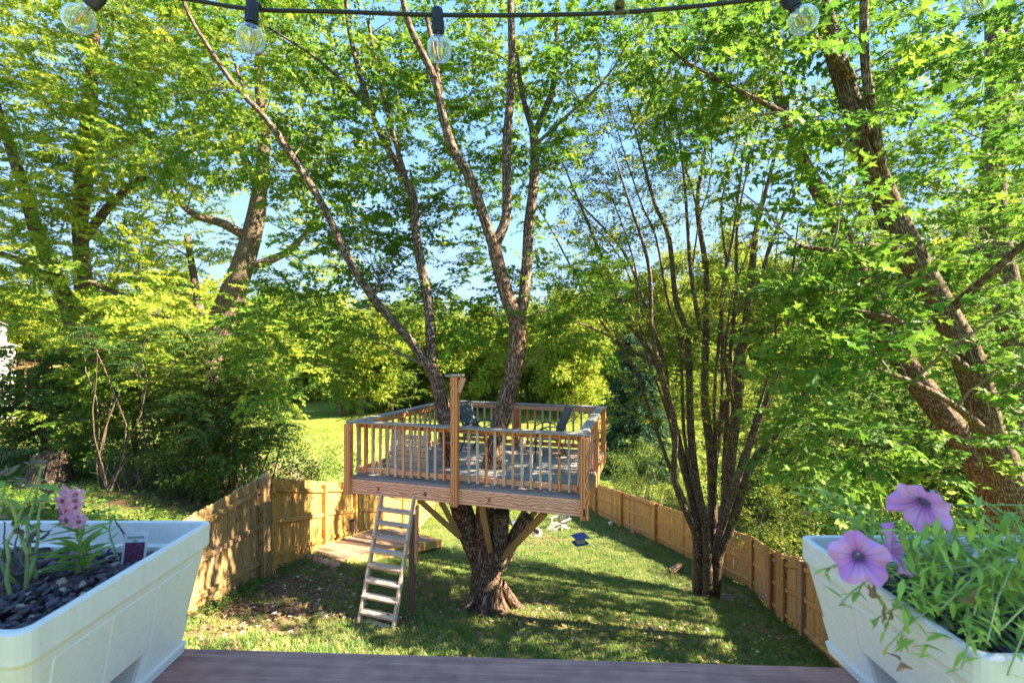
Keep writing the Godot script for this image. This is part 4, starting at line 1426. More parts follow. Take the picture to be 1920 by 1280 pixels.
func picket_mesh(off: Vector2) -> ArrayMesh:   # 1 m tall, dog-eared, face towards +z
	var mb := MB.new()
	var w := 0.069
	var t := 0.009
	var o := [Vector2(-w, 0), Vector2(w, 0), Vector2(w, 0.982), Vector2(w - 0.03, 1.0), Vector2(-w + 0.03, 1.0), Vector2(-w, 0.982)]
	for s in [-1.0, 1.0]:
		var q := []
		var u := []
		for p in o:
			q.append(Vector3(p.x, p.y, s * t)); u.append(Vector2(p.y * 0.9, p.x / 0.3) + off)
		mb.poly(q, Vector3(0, 0, s), u)
	for k in 6:
		var a: Vector2 = o[k]
		var b: Vector2 = o[(k + 1) % 6]
		var out := Vector3(b.y - a.y, a.x - b.x, 0)
		mb.poly([Vector3(a.x, a.y, -t), Vector3(b.x, b.y, -t), Vector3(b.x, b.y, t), Vector3(a.x, a.y, t)], out, [Vector2(a.y, 0.1) + off, Vector2(b.y, 0.1) + off, Vector2(b.y, 0.16) + off, Vector2(a.y, 0.16) + off])
	return mb.mesh()

# nodes: [x, distance, top, bottom]; inner: +1 if the yard lies towards +x of the run
func fence(called: String, label: String, nodes: Array, inner: float, mats: Array, post_w := 0.1) -> void:
	var root := thing(called, label, "fence")
	for k in nodes.size() - 1:
		var a := Vector3(nodes[k][0], 0, -nodes[k][1])
		var b := Vector3(nodes[k + 1][0], 0, -nodes[k + 1][1])
		var l := a.distance_to(b)
		var dir := (b - a) / l
		var side := Vector3(-dir.z, 0, dir.x)
		if side.x * inner < 0.0:
			side = -side
		var turn := Basis(Vector3.UP.cross(side), Vector3.UP, side)
		var m := int(l / 0.146)
		for i in m:
			var f := (i + 0.5) / m
			var p := a.lerp(b, f)
			var top: float = lerpf(nodes[k][2], nodes[k + 1][2], f) + R(-0.012, 0.012)
			var bot := minf(lerpf(nodes[k][3], nodes[k + 1][3], f), gy(p.x, -p.z) + 0.04)
			var o := part("picket", pickets[rng.randi() % pickets.size()], pick(mats), root)
			o.transform = Transform3D(turn * Basis.from_scale(Vector3(l / m / 0.1415, top - bot, 1)) * Basis(Vector3.FORWARD, R(-0.006, 0.006)), Vector3(p.x, bot, p.z) + side * R(-0.003, 0.003))
		var off := side * 0.03
		for r in [0.16, 0.52, 0.87]:
			var p0 := a + dir * 0.05 + off + Vector3.UP * lerpf(nodes[k][3], nodes[k][2], r)
			var p1 := b - dir * 0.05 + off + Vector3.UP * lerpf(nodes[k + 1][3], nodes[k + 1][2], r)
			plank(root, "rail", p0, p1, 0.038, 0.088, mats)
	for k in nodes.size():
		var side := Vector3(inner, 0, 0)
		var p := Vector3(nodes[k][0], 0, -nodes[k][1]) + side * 0.07
		plank(root, "post", p + Vector3.UP * (gy(p.x, -p.z) - 0.1), p + Vector3.UP * (nodes[k][2] - 0.07), post_w, post_w, mats, Vector3.BACK, 0.006)
	settle(root, ground(nodes[0][0], nodes[0][1]))

func build_fences() -> void:
	rng.seed = 710
	for k in 6:
		pickets.append(picket_mesh(Vector2(R(0, 1), R(0, 1))))
	fence("picket_fence", "weathered grey-brown run of fence behind the white planter, ending at the thick post",
		[[-3.75, 3.2, -1.95, -2.75], [-4.2, 5.7, -2.28, -3.55], [-4.72, 8.55, -2.53, -4.4]], 1.0, M.grey_pale)
	fence("picket_fence", "golden fence running downhill past the ladder, streaked with sun",
		[[-4.7, 8.85, -2.62, -4.45], [-5.05, 12.2, -3.72, -5.54], [-4.98, 14.4, -4.42, -6.25], [-5.02, 17.5, -5.55, -7.4], [-5.06, 21.0, -6.95, -8.75], [-5.1, 24.6, -8.33, -10.15], [-4.95, 29.5, -9.6, -11.2]], 1.0, M.gold)
	fence("picket_fence", "honey-coloured fence bending along the shady side of the lawn",
		[[4.0, 4.2, -2.6, -4.2], [5.0, 6.6, -3.4, -5.15], [6.3, 9.85, -4.64, -6.45], [7.06, 11.8, -5.5, -7.3], [7.75, 13.6, -6.2, -8.05], [8.44, 16.0, -6.82, -8.66], [7.5, 18.5, -7.1, -8.95], [6.6, 21.0, -7.37, -9.2], [5.78, 23.9, -7.83, -9.66], [5.1, 27.6, -8.53, -10.35], [4.9, 31.0, -9.2, -11.0]], -1.0, M.pale)
	# the thick corner post, weathered dark
	var p := Vector3(-4.68, 0, -8.7)
	var root := thing("corner_post", "thick round-topped weathered post where the two fences meet", "fence post")
	var mb := MB.new()
	mb.box(Vector3(p.x, -3.55, p.z), Vector3(0.17, 1.9, 0.17), Basis(Vector3.UP, 0.3), 0.02, Vector2(0.3, 0.1))
	part("post", mb, M.darkpost if false else M.grey_pale[3], root)
	var cp := MB.new()
	cp.loft([[Vector3(p.x, -2.6, p.z), 0.084, 0.084, 0.02], [Vector3(p.x, -2.55, p.z), 0.084, 0.084, 0.03], [Vector3(p.x, -2.515, p.z), 0.06, 0.06, 0.03]], 3, true)
	part("top", cp, M.grey_pale[1], root)
	settle(root, ground(p.x, 8.7))

# ---------------------------------------------------------------- the platform in the tree
func build_platform() -> void:
	rng.seed = 720
	var root := thing("tree_platform", "square timber platform with railings built round the maple's trunks", "platform")
	var fl := Vector2(-2.85, -8.04)
	var fr := Vector2(1.1, -6.89)
	var br := Vector2(1.97, -9.88)
	var bl := Vector2(-1.55, -10.96)
	var yf := -2.36
	var u := (fr - fl).normalized()
	var inn := Vector2(u.y, -u.x)
	if inn.y > 0: inn = -inn
	var v3 := func(p: Vector2, y: float) -> Vector3: return Vector3(p.x, y, p.y)
	# deck boards run with the front edge
	var n := 22
	for k in n:
		var t := (k + 0.5) / n
		var a := fl.lerp(bl, t)
		var b := fr.lerp(br, t)
		plank(root, "deck_board", v3.call(a - u * 0.0, yf - 0.016 + R(-0.002, 0.002)), v3.call(b, yf - 0.016 + R(-0.002, 0.002)), fl.distance_to(bl) / n - 0.013, 0.032, M.weathered, Vector3.UP, 0.004)
	# rim boards
	var q := [fl, fr, br, bl]
	var frontf := plank(root, "rim_board", v3.call(fl - inn * 0.022 + u * 0.05, -2.515), v3.call(fr - inn * 0.022 - u * 0.05, -2.5), 0.04, 0.245, M.fascia)
	frontf.set_meta("label", "front rim board with a dark open knot")
	for k in range(1, 4):
		var a: Vector2 = q[k]
		var b: Vector2 = q[(k + 1) % 4]
		plank(root, "rim_board", v3.call(a, -2.51), v3.call(b, -2.51), 0.04, 0.235, M.platform)
	var kn := MB.new()
	var ka := v3.call(fl.lerp(fr, 0.365) - inn * 0.042, -2.52) as Vector3
	kn.lathe(ka, [Vector2(0.0, 0.004), Vector2(0.022, 0.003), Vector2(0.04, 0.001), Vector2(0.045, -0.004)], Basis(Vector3.RIGHT, PI / 2.0) * Basis(Vector3.UP, 0.0), 12)
	part("knot", kn, M.darkpost, root)
	# joists below
	for k in 6:
		var t := (k + 0.7) / 6.4
		plank(root, "joist", v3.call(fl.lerp(fr, t) + inn * 0.03, -2.49), v3.call(bl.lerp(br, t) - inn * 0.03, -2.49), 0.04, 0.19, M.brace)
	for t in [0.3, 0.72]:
		plank(root, "beam", v3.call(fl.lerp(bl, t), -2.68), v3.call(fr.lerp(br, t), -2.68), 0.09, 0.18, M.brace)
	# posts: the corners, the middles of the sides, the tall one in front
	var yt := -1.43
	var post := func(p: Vector2, y0: float, y1: float, w := 0.1) -> void:
		plank(root, "post", v3.call(p, y0), v3.call(p, y1), w, w, M.platform.slice(0, 2), v3.call(u, 0.0), 0.006)
	post.call(fl - inn * 0.05 + u * 0.02, -2.64, yt, 0.115)
	post.call(fr - inn * 0.05 - u * 0.0, -2.65, yt, 0.115)
	var tall := fl.lerp(fr, 0.492) - inn * 0.06
	post.call(tall, -2.66, -0.565, 0.115)
	post.call(br, -2.6, yt); post.call(bl, -2.6, yt)
	post.call(fr.lerp(br, 0.5) , -2.6, yt); post.call(fl.lerp(bl, 0.45), -2.6, yt); post.call(bl.lerp(br, 0.47), -2.6, yt)
	# the little shelf on top of the tall post
	plank(root, "bracket_board", v3.call(tall - u * 0.15, -0.55), v3.call(tall + u * 0.14, -0.55), 0.14, 0.035, M.weathered)
	plank(root, "bracket_brace", v3.call(tall + u * 0.15, -0.58), v3.call(tall + u * 0.06, -0.82), 0.09, 0.04, M.platform, v3.call(inn, 0.0))
	# railings: cap, upper and lower rail, balusters
	var cin := 0.06
	var spans := [[fl, fr, 27, inn], [fr, br, 15, Vector2(-u.x, -u.y)], [br, bl, 21, -inn], [bl, fl, 17, u]]
	for s in spans:
		var a: Vector2 = s[0]
		var b: Vector2 = s[1]
		var d := (b - a).normalized()
		var into: Vector2 = s[3]
		var cut := 0.0 if s[2] in [27, 21] else 0.08
		plank(root, "cap_rail", v3.call(a - d * (0.07 - 2.0 * cut) + into * cin, -1.41 + (0.0 if cut == 0.0 else 0.0015)), v3.call(b + d * (0.07 - 2.0 * cut) + into * cin, -1.41 + (0.0 if cut == 0.0 else 0.0015)), 0.155, 0.036, M.weathered, Vector3.UP, 0.005)
		var back := into * 0.135
		plank(root, "upper_rail", v3.call(a + back + d * 0.05, -1.475), v3.call(b + back - d * 0.05, -1.475), 0.038, 0.085, M.platform)
		plank(root, "lower_rail", v3.call(a + back + d * 0.05, -2.255), v3.call(b + back - d * 0.05, -2.255), 0.038, 0.085, M.platform)
		var m: int = s[2]
		for k in m:
			var t := (k + 0.72) / (m + 0.45)
			var p := a.lerp(b, t) + into * (0.135 - 0.019 - 0.021)
			if m == 27 and absf(t - 0.492) < 0.012:
				continue
			var tw := d.rotated(R(-0.04, 0.04))
			plank(root, "baluster", v3.call(p + d * R(-0.004, 0.004), -2.315), v3.call(p, -1.432), 0.04, 0.04, M.platform if rng.randf() < 0.45 else M.ladder, v3.call(tw, 0.0), 0.003)
	# braces from the trunk
	for b in [[786, 937, 7.75, 862, 1006, 8.45], [828, 942, 7.9, 862, 1006, 8.5], [903, 948, 7.6, 919, 1034, 8.32], [1022, 961, 7.6, 943, 1044, 8.36], [1004, 958, 8.6, 950, 1035, 8.6], [984, 956, 9.4, 946, 1024, 8.9], [850, 935, 9.8, 880, 990, 9.0]]:
		plank(root, "brace", at(b[0], b[1], b[2]), at(b[3], b[4], b[5]), 0.095, 0.095 if b[0] == 1022 else 0.06, M.brace, Vector3(0.3, 0.2, 1))
	# the dark clip on the corner post
	var hk := MB.new()
	hk.box(v3.call(fr - inn * 0.112, -2.53), Vector3(0.016, 0.11, 0.012), Basis.IDENTITY, 0.003)
	hk.box(v3.call(fr - inn * 0.116, -2.49), Vector3(0.03, 0.014, 0.014), Basis.IDENTITY, 0.003)
	hk.box(v3.call(fr - inn * 0.116, -2.57), Vector3(0.03, 0.014, 0.014), Basis.IDENTITY, 0.003)
	part("clip", hk, M.metal_dark, root)
	settle(root, hit(915, 1128))

	# the hatch panel of planks standing just inside the railing
	var hp := thing("hatch_panel", "weathered hatch of horizontal planks leaning inside the railing above the ladder", "wooden hatch")
	var hb := fl.lerp(fr, 0.225) + inn * 0.32
	for k in 7:
		var f := (k + 0.5) / 7.0
		var c := hb + inn * 0.16 * f
		var y := -2.33 + 0.66 * f
		plank(hp, "plank", v3.call(c - u * 0.37, y), v3.call(c + u * 0.37, y), 0.03, 0.088, M.ladder, v3.call(inn * 0.24, 1.0))
	for s in [-1.0, 1.0]:
		plank(hp, "batten", v3.call(hb + inn * 0.05 + u * 0.28 * s, -2.33), v3.call(hb + inn * 0.24 + u * 0.28 * s, -1.55), 0.08, 0.035, M.ladder, v3.call(inn, 0.0))
	settle(hp, v3.call(hb, yf))
	# short block of timber by the back rail
	var bp := Vector3((980.0 - 960.0) / FOCAL * 9.95, yf, -9.95)
	var blk := MB.new()
	blk.box(bp + Vector3(0, 0.14, 0), Vector3(0.11, 0.28, 0.11), Basis(Vector3.UP, 0.4))
	tag(part("timber_block", blk, M.ladder[1], self), "short upright timber block on the platform near the back rail", "timber block")

	# the ladder
	rng.seed = 730
	var lad := thing("ladder", "weathered timber ladder leaning against the platform's front edge", "ladder")
	var t0 := at(716, 927, 7.84)
	var t1 := at(776, 934, 7.66)
	var b0 := at(673, 1160, 6.84)
	var b1 := at(737, 1170, 6.72)
	b0.y = gy(b0.x, -b0.z) - 0.03
	b1.y = gy(b1.x, -b1.z) - 0.03
	var acr := (t1 - t0).normalized()
	plank(lad, "stile", b0, t0 + (t0 - b0).normalized() * 0.06, 0.04, 0.088, M.ladder, acr.cross((t0 - b0).normalized()))
	plank(lad, "stile", b1, t1 + (t1 - b1).normalized() * 0.06, 0.04, 0.088, M.ladder, acr.cross((t1 - b1).normalized()))
	for k in 8:
		var f := 0.095 + 0.112 * k
		var a := b0.lerp(t0, f)
		var b := b1.lerp(t1, f)
		var d := (b - a).normalized()
		plank(lad, "rung", a - d * 0.012 + Vector3(0, 0, 0.014), b + d * 0.012 + Vector3(0, 0, 0.014), 0.115, 0.036, M.ladder, Vector3(0, 1, 0.12))
	plank(lad, "rung", ground(b0.x + 0.08, -b0.z + 0.03) + Vector3.UP * 0.01, ground(b1.x - 0.08, -b1.z - 0.02) + Vector3.UP * 0.01, 0.12, 0.04, M.ladder)
	settle(lad, (b0 + b1) / 2.0)
	# the post beside it
	var ps := thing("support_post", "dark split post standing upright beside the ladder", "post")
	var pf := hit(771, 1148)
	plank(ps, "post", pf - Vector3.UP * 0.1, Vector3(pf.x + 0.03, at(770, 965, -pf.z).y, pf.z), 0.1, 0.09, M.darkpost, Vector3.BACK)
	plank(ps, "batten", Vector3(pf.x + 0.085, at(0, 1055, -pf.z).y, pf.z + 0.01), Vector3(pf.x + 0.1, at(0, 948, -pf.z).y, pf.z + 0.01), 0.05, 0.1, M.platform[3], Vector3.BACK)
	settle(ps, pf)

func sling_chair(label: String, p: Vector3, turn: float, group := "") -> void:   # faces +x before turning
	var root := thing("patio_chair", label, "chair", p, group)
	root.rotation.y = turn
	var back := MB.new()
	back.beam(Vector3(-0.2, 0.4, 0), Vector3(-0.42, 1.02, 0), 0.46, 0.018, Vector3(1, 0.3, 0), 0.006)
	part("backrest", back, M.sling, root)
	var seat := MB.new()
	seat.beam(Vector3(-0.21, 0.39, 0), Vector3(0.28, 0.43, 0), 0.46, 0.018, Vector3.UP, 0.006)
	part("seat", seat, M.sling, root)
	for s in [-0.25, 0.25]:
		var arm := MB.new()
		arm.tube(spline([Vector4(0.3, 0.0, s, 0.013), Vector4(0.27, 0.45, s, 0.013), Vector4(0.18, 0.62, s, 0.013), Vector4(0.0, 0.67, s, 0.013), Vector4(-0.2, 0.62, s, 0.013), Vector4(-0.29, 0.5, s, 0.013)], 0.05), 8)
		part("arm", arm, M.metal_dark, root)
		var leg := MB.new()
		leg.tube(spline([Vector4(-0.45, 1.04, s, 0.013), Vector4(-0.21, 0.42, s, 0.013), Vector4(-0.28, 0.2, s, 0.013), Vector4(-0.38, 0.0, s, 0.013)], 0.06), 8)
		part("leg", leg, M.metal_dark, root)
		var hoop := MB.new()
		hoop.tube(spline([Vector4(0.22, 0.42, s * 0.95, 0.01), Vector4(0.05, 0.56, s * 0.95, 0.01), Vector4(-0.15, 0.42, s * 0.95, 0.01)], 0.04), 6)
		part("brace", hoop, M.metal_dark, root)
	var bar := MB.new()
	bar.tube([Vector4(-0.45, 1.04, -0.25, 0.013), Vector4(-0.45, 1.04, 0.25, 0.013)], 8)
	part("bar", bar, M.metal_dark, root)

func build_yard() -> void:
	rng.seed = 740
	var yf := -2.344
	sling_chair("dark sling chair beside the tall post, tipped back and turned towards the curved trunk", Vector3(-0.66, yf, -9.6), -0.55, "patio chairs on the platform")
	sling_chair("dark sling chair in the platform's back corner, its back to the spruce", Vector3(0.72, yf, -9.25), PI + 0.12, "patio chairs on the platform")
	var c3 := hit(962, 996)
	sling_chair("dark metal chair on the lawn, glimpsed past the trunk by the fire ring", c3, 0.6)
	# leaves blown on to the deck
	var lw := []
	var lt := []
	var lm := MB.new()
	lm.leaf(Vector3(0, 0, -0.5), Vector3(0, 0, 1), Vector3.UP, 1.0, full(MAPLE_SMALL), 0.3, 0.2)
	for k in 90:
		var t := R(0.02, 0.98)
		var s := R(0.03, 0.95)
		var p := Vector2(-2.85, -8.04).lerp(Vector2(1.1, -6.89), t).lerp(Vector2(-1.55, -10.96).lerp(Vector2(1.97, -9.88), t), s * s)
		lw.append(Transform3D(Basis(Vector3.UP, R(0, TAU)) * Basis.from_scale(Vector3.ONE * R(0.03, 0.07)), Vector3(p.x, yf + 0.012, p.y)))
		lt.append(Color(0.3, 0.28, 0.1).lerp(Color(0.45, 0.4, 0.3), R(0, 1)))
	tag(copies("fallen_leaves", lm.mesh(), M.litter, lw, lt, self), "few pale leaves lying on the platform boards", "leaf litter", "", "stuff")

	# bird feeder under the platform's corner
	var fd := thing("bird_feeder", "blue-roofed bird feeder hanging on a string under the platform corner", "bird feeder")
	var fp := at(1088, 1010, 6.95)
	var st := MB.new()
	st.tube([Vector4(fp.x, -2.64, fp.z, 0.0025), Vector4(fp.x, fp.y + 0.1, fp.z, 0.0025)], 5)
	part("string", st, M.white, fd)
	var tb := Basis(Vector3.UP, 0.35) * Basis.from_scale(Vector3.ONE * 0.9)
	var rf := MB.new()
	rf.loft([[Vector3.ZERO + Vector3(0, 0.03, 0), 0.125, 0.1, 0.004], [Vector3(0, 0.042, 0), 0.125, 0.1, 0.004], [Vector3(0, 0.1, 0), 0.07, 0.012, 0.004]], 2, true)
	var rfm := part("roof", rf, M.blue, fd)
	rfm.transform = Transform3D(tb, fp)
	var bd := MB.new()
	bd.box(Vector3(0, -0.02, 0), Vector3(0.14, 0.1, 0.1), Basis.IDENTITY, 0.004)
	part("seed_box", bd, M.cream, fd).transform = Transform3D(tb, fp)
	var seeds := []
	var stint := []
	for k in 60:
		var f := rng.randi() % 2
		seeds.append(Transform3D(Basis.from_scale(Vector3.ONE * R(0.007, 0.012)), fp + tb * (Vector3(R(-0.065, 0.065), R(-0.065, 0.025), 0.051) if f == 0 else Vector3(0.071 if R(0, 1) > 0.5 else -0.071, R(-0.065, 0.025), R(-0.045, 0.045)))))
		stint.append(Color(0.1, 0.07, 0.04).lerp(Color(0.5, 0.4, 0.2), R(0, 1)))
	var sd := MB.new()
	sd.box(Vector3.ZERO, Vector3(1, 1.3, 0.6), Basis.IDENTITY, 0.2)
	copies("seed", sd.mesh(), M.litter, seeds, stint, fd).set_meta("kind", "stuff")
	var ba := MB.new()
	ba.loft([[Vector3(0, -0.085, 0), 0.1, 0.08, 0.03], [Vector3(0, -0.08, 0), 0.118, 0.095, 0.03], [Vector3(0, -0.06, 0), 0.12, 0.097, 0.03], [Vector3(0, -0.06, 0), 0.112, 0.09, 0.03], [Vector3(0, -0.074, 0), 0.108, 0.086, 0.03]], 3, true)
	part("tray", ba, M.blue, fd).transform = Transform3D(tb, fp)
	settle(fd, fp + Vector3.DOWN * 0.085)

	# slatted garden chair with its foot rest
	var ap := hit(1052, 993)
	var ac := thing("adirondack_chair", "pale slatted adirondack chair with a leg rest on the lower lawn", "chair", ap)
	ac.rotation.y = -0.75
	for k in 7:    # faces +z: leg rest slats, seat slats, back slats
		var f := k / 6.0
		plank(ac, "slat", Vector3(-0.28, 0.18 + 0.2 * f, 0.95 - 0.48 * f), Vector3(0.28, 0.18 + 0.2 * f, 0.95 - 0.48 * f), 0.07, 0.02, M.cream)
	for k in 6:
		var f := k / 5.0
		plank(ac, "slat", Vector3(-0.28, 0.4 - 0.12 * f, 0.38 - 0.5 * f), Vector3(0.28, 0.4 - 0.12 * f, 0.38 - 0.5 * f), 0.085, 0.02, M.cream)
	for k in 6:
		var x := -0.25 + 0.1 * k
		plank(ac, "slat", Vector3(x, 0.26, -0.14), Vector3(x * 1.15, 0.98 - 0.9 * x * x, -0.42), 0.085, 0.02, M.cream, Vector3(0, 0.3, 1))
	for s in [-0.36, 0.36]:
		plank(ac, "arm", Vector3(s, 0.58, -0.32), Vector3(s, 0.6, 0.42), 0.13, 0.022, M.cream)
		plank(ac, "leg", Vector3(s * 0.88, 0.0, 0.36), Vector3(s * 0.88, 0.59, 0.36), 0.09, 0.03, M.cream, Vector3.RIGHT)
		plank(ac, "leg", Vector3(s * 0.8, 0.0, -0.45), Vector3(s * 0.8, 0.38, 0.38), 0.03, 0.1, M.cream)
		plank(ac, "leg", Vector3(s * 0.7, 0.0, 0.95), Vector3(s * 0.7, 0.17, 0.93), 0.06, 0.03, M.cream, Vector3.RIGHT)
	# fire ring
	var rp := hit(992, 1003)
	var ring := thing("fire_ring", "round grey stone fire ring on the worn grass", "fire pit", rp)
	for k in 13:
		var a := TAU * k / 13.0
		var mb := MB.new()
		mb.box(Vector3(cos(a) * 0.55, 0.08, sin(a) * 0.55), Vector3(0.17, R(0.16, 0.22), 0.25), Basis(Vector3.UP, -a + R(-0.1, 0.1)), 0.03)
		part("stone", mb, M.stone, ring)
	var ash := MB.new()
	ash.loft([[Vector3(0, 0.02, 0), 0.48, 0.48, 0.47], [Vector3(0, 0.05, 0), 0.4, 0.4, 0.39]], 5, true)
	part("ash", ash, M.soil, ring)
	# balls
	for b in [[1145, 986, 0.125, "black and white football on the grass near the far fence", "football", M.white, M.black], [1188, 1003, 0.12, "faded reddish ball lying against the fence's foot", "ball", std(null, Color(0.4, 0.16, 0.15), 0.6), std(null, Color(0.14, 0.06, 0.08), 0.6)]]:
		var p := hit(b[0], b[1])
		var root := thing("ball", b[3], b[4], p + Vector3.UP * b[2])
		var sm := SphereMesh.new()
		sm.radius = b[2]; sm.height = b[2] * 2.0; sm.radial_segments = 24; sm.rings = 12
		part("cover", sm, b[5], root)
		var g := (1.0 + sqrt(5.0)) / 2.0
		for v in [Vector3(0, 1, g), Vector3(0, -1, g), Vector3(0, 1, -g), Vector3(0, -1, -g), Vector3(1, g, 0), Vector3(-1, g, 0), Vector3(1, -g, 0), Vector3(-1, -g, 0), Vector3(g, 0, 1), Vector3(-g, 0, 1), Vector3(g, 0, -1), Vector3(-g, 0, -1)]:
			var d: Vector3 = v.normalized()
			var x := d.cross(Vector3(0.3, 0.9, 0.1)).normalized()
			var pb := MB.new()
			pb.lathe(d * (b[2] * 0.925), [Vector2(0, b[2] * 0.085), Vector2(b[2] * 0.2, b[2] * 0.066), Vector2(b[2] * 0.36, 0.0)], Basis(x, d, x.cross(d)), 5)
			part("panel", pb, b[6], root)
	# dark block of wood under the many-stemmed tree
	var wp := hit(1268, 1075)
	var wb := thing("log_block", "dark split log tilted in the grass near the many-stemmed tree", "log", wp)
	var lb := MB.new()
	lb.tube([Vector4(-0.24, 0.08, 0.05, 0.12), Vector4(0.0, 0.17, 0.0, 0.13), Vector4(0.22, 0.26, -0.05, 0.12)], 9, 0.2, noise, 1.0, true)
	part("log", lb, M.bark_dark, wb)
	# rock at the maple's foot
	rng.seed = 745
	var kp := hit(914, 1142)
	var rk := MB.new()
	var rows := []
	for i in 7:
		rows.append(Vector2(sin(PI * i / 6.0) * 0.12, -cos(PI * i / 6.0) * 0.1))
	rk.lathe(Vector3(0, 0.05, 0), rows, Basis.from_scale(Vector3(0.8, 1.25, 0.8)), 12)
	var rv := part("rock", rk, std(null, Color(0.3, 0.21, 0.15), 0.9), self)
	rv.position = kp
	tag(rv, "rounded tan rock at the foot of the platform maple", "rock")

	# the low boarded walk beside the golden fence
	var wk := thing("boarded_walk", "low timber-edged walk of brown boards along the golden fence", "walkway")
	var a0 := hit(583, 1038)
	var b0 := hit(645, 1056)
	var m0 := Vector3(-4.55, 0, -14.6)
	var m1 := at(772, 1026, 13.6)
	var c0 := Vector3(-4.4, 0, -17.2)
	var c1 := at(826, 1011, 16.2)
	var y0 := maxf(a0.y, b0.y) + 0.04
	var y1 := y0 - 0.72
	var y2 := m1.y - 0.55
	m0.y = y1 - 0.05; m1.y = y1 - 0.05
	y1 = m1.y
	c0.y = maxf(gy(c0.x, 17.2) + 0.3, y1 - 1.0); c1.y = c0.y
	a0.y = y0; b0.y = y0
	for seg in [[a0, b0, m0, m1, 26], [m0, m1, c0, c1, 18]]:
		var count: int = seg[4]
		for k in count:
			var f := (k + 0.5) / count
			plank(wk, "board", (seg[0] as Vector3).lerp(seg[2], f), (seg[1] as Vector3).lerp(seg[3], f), (seg[0] as Vector3).distance_to(seg[2]) / count - 0.01, 0.03, M.walk)
		for s in 2:
			var p: Vector3 = seg[s]
			var q: Vector3 = seg[s + 2]
			var o := Vector3(0.04 if s == 1 else -0.04, -0.07, 0)
			plank(wk, "edge_board", p + o, q + o, 0.06, 0.24, M.gold[2])
	plank(wk, "edge_board", c0 + Vector3(0, -0.07, -0.05), c1 + Vector3(0, -0.07, -0.05), 0.05, 0.24, M.gold[0])
	for p in [b0, m1, c1, b0.lerp(m1, 0.6)]:
		plank(wk, "leg", Vector3(p.x, gy(p.x, -p.z) - 0.1, p.z), p + Vector3(0, -0.05, 0), 0.09, 0.09, M.gold[1], Vector3.BACK)
	settle(wk, b0)
	# brick step before it
	var bs := thing("brick_step", "row of tan pavers laid at the walk's lower end", "paving")
	for k in 6:
		var f := (k + 0.5) / 6.0
		var p := hit(lerpf(568, 634, f), lerpf(1047, 1065, f))
		var mb := MB.new()
		mb.box(p + Vector3(0, 0.03, 0), Vector3(0.2, 0.09, 0.3), Basis(Vector3.UP, 0.35 + R(-0.08, 0.08)), 0.008, Vector2(R(0, 1), 0))
		part("brick", mb, pick(M.brick), bs)
	settle(bs, hit(600, 1056))
	# short posts
	for q in [[562, 1045, 968, "short dark post with a flat cap at the walk's lower corner"], [661, 1021, 976, "short grey post against the golden fence, halfway along the walk"]]:
		var p := hit(q[0], q[1])
		var sp := thing("short_post", q[3], "post", p)
		var hgt := at(0, q[2], -p.z).y - p.y
		plank(sp, "post", Vector3(0, -0.1, 0), Vector3(0, hgt, 0), 0.11, 0.11, M.darkpost if q[0] == 562 else M.weathered, Vector3.BACK)
		var cap := MB.new()
		cap.loft([[Vector3(0, hgt, 0), 0.075, 0.075, 0.005], [Vector3(0, hgt + 0.025, 0), 0.075, 0.075, 0.005], [Vector3(0, hgt + 0.05, 0), 0.02, 0.02, 0.005]], 2, true)
		part("cap", cap, M.metal_dark, sp)

# ---------------------------------------------------------------- on the porch
func build_porch() -> void:
	rng.seed = 750
	var r := thing("porch_railing", "red-brown painted porch railing with a broad flat cap", "railing")
	var yaw := Basis(Vector3.UP, -0.042)
	var c := Vector3(0, -0.4475, -0.53)
	var cap := MB.new()
	cap.box(c + Vector3(0, -0.019, 0), Vector3(3.6, 0.038, 0.25), yaw, 0.006, Vector2(0.2, 0.35))
	part("cap", cap, M.railpaint, r)
	var fw := []
	var ft := []
	for k in 130:
		fw.append(Transform3D(Basis(Vector3.UP, R(0, TAU)) * Basis.from_scale(Vector3(R(0.0008, 0.003), 0.0005, R(0.0008, 0.0016))), yaw * Vector3(R(-0.6, 0.6), 0, R(-0.12, 0.12)) + Vector3(0, -0.4473, -0.53)))
		ft.append(Color(0.1, 0.07, 0.05).lerp(Color(0.45, 0.38, 0.28), R(0, 1)))
	copies("specks", chip_mesh(751), M.litter, fw, ft, r).set_meta("kind", "stuff")
	for y in [-0.52, -1.38]:
		var rail := MB.new()
		rail.box(Vector3(0, y - 0.01, -0.53), Vector3(3.4, 0.09, 0.04), yaw, 0.004)
		part("rail", rail, M.railpaint, r)
	for k in 25:
		var x := -1.62 + 0.135 * k
		var b := MB.new()
		b.box(yaw * Vector3(x, 0, -0.035) + Vector3(0, -0.98, -0.53), Vector3(0.036, 0.9, 0.036), yaw, 0.003)
		part("baluster", b, M.railpaint, r)
	for x in [-1.75, 1.75]:
		var p := MB.new()
		p.box(yaw * Vector3(x, 0, 0) + Vector3(0, -1.6, -0.53), Vector3(0.1, 2.25, 0.1), yaw, 0.004)
		part("post", p, M.railpaint, r)
	settle(r, Vector3(0, -2.0, -0.53))

func chip_mesh(seed_: int) -> ArrayMesh:
	rng.seed = seed_
	var mb := MB.new()
	var n := 6
	var lo := []
	var hi := []
	for k in n:
		var a := TAU * k / n + R(-0.3, 0.3)
		var rr := R(0.6, 1.1)
		lo.append(Vector3(cos(a) * rr, -0.16, sin(a) * rr * 0.65))
		hi.append(Vector3(cos(a) * rr * 0.86, 0.16 + R(-0.08, 0.08), sin(a) * rr * 0.55))
	var top := Vector3(R(-0.2, 0.2), 0.24, R(-0.1, 0.1))
	for k in n:
		var k2 := (k + 1) % n
		mb.poly([hi[k], hi[k2], top], Vector3.UP)
		mb.poly([lo[k], lo[k2], hi[k2], hi[k]], lo[k] + lo[k2])
	return mb.mesh()

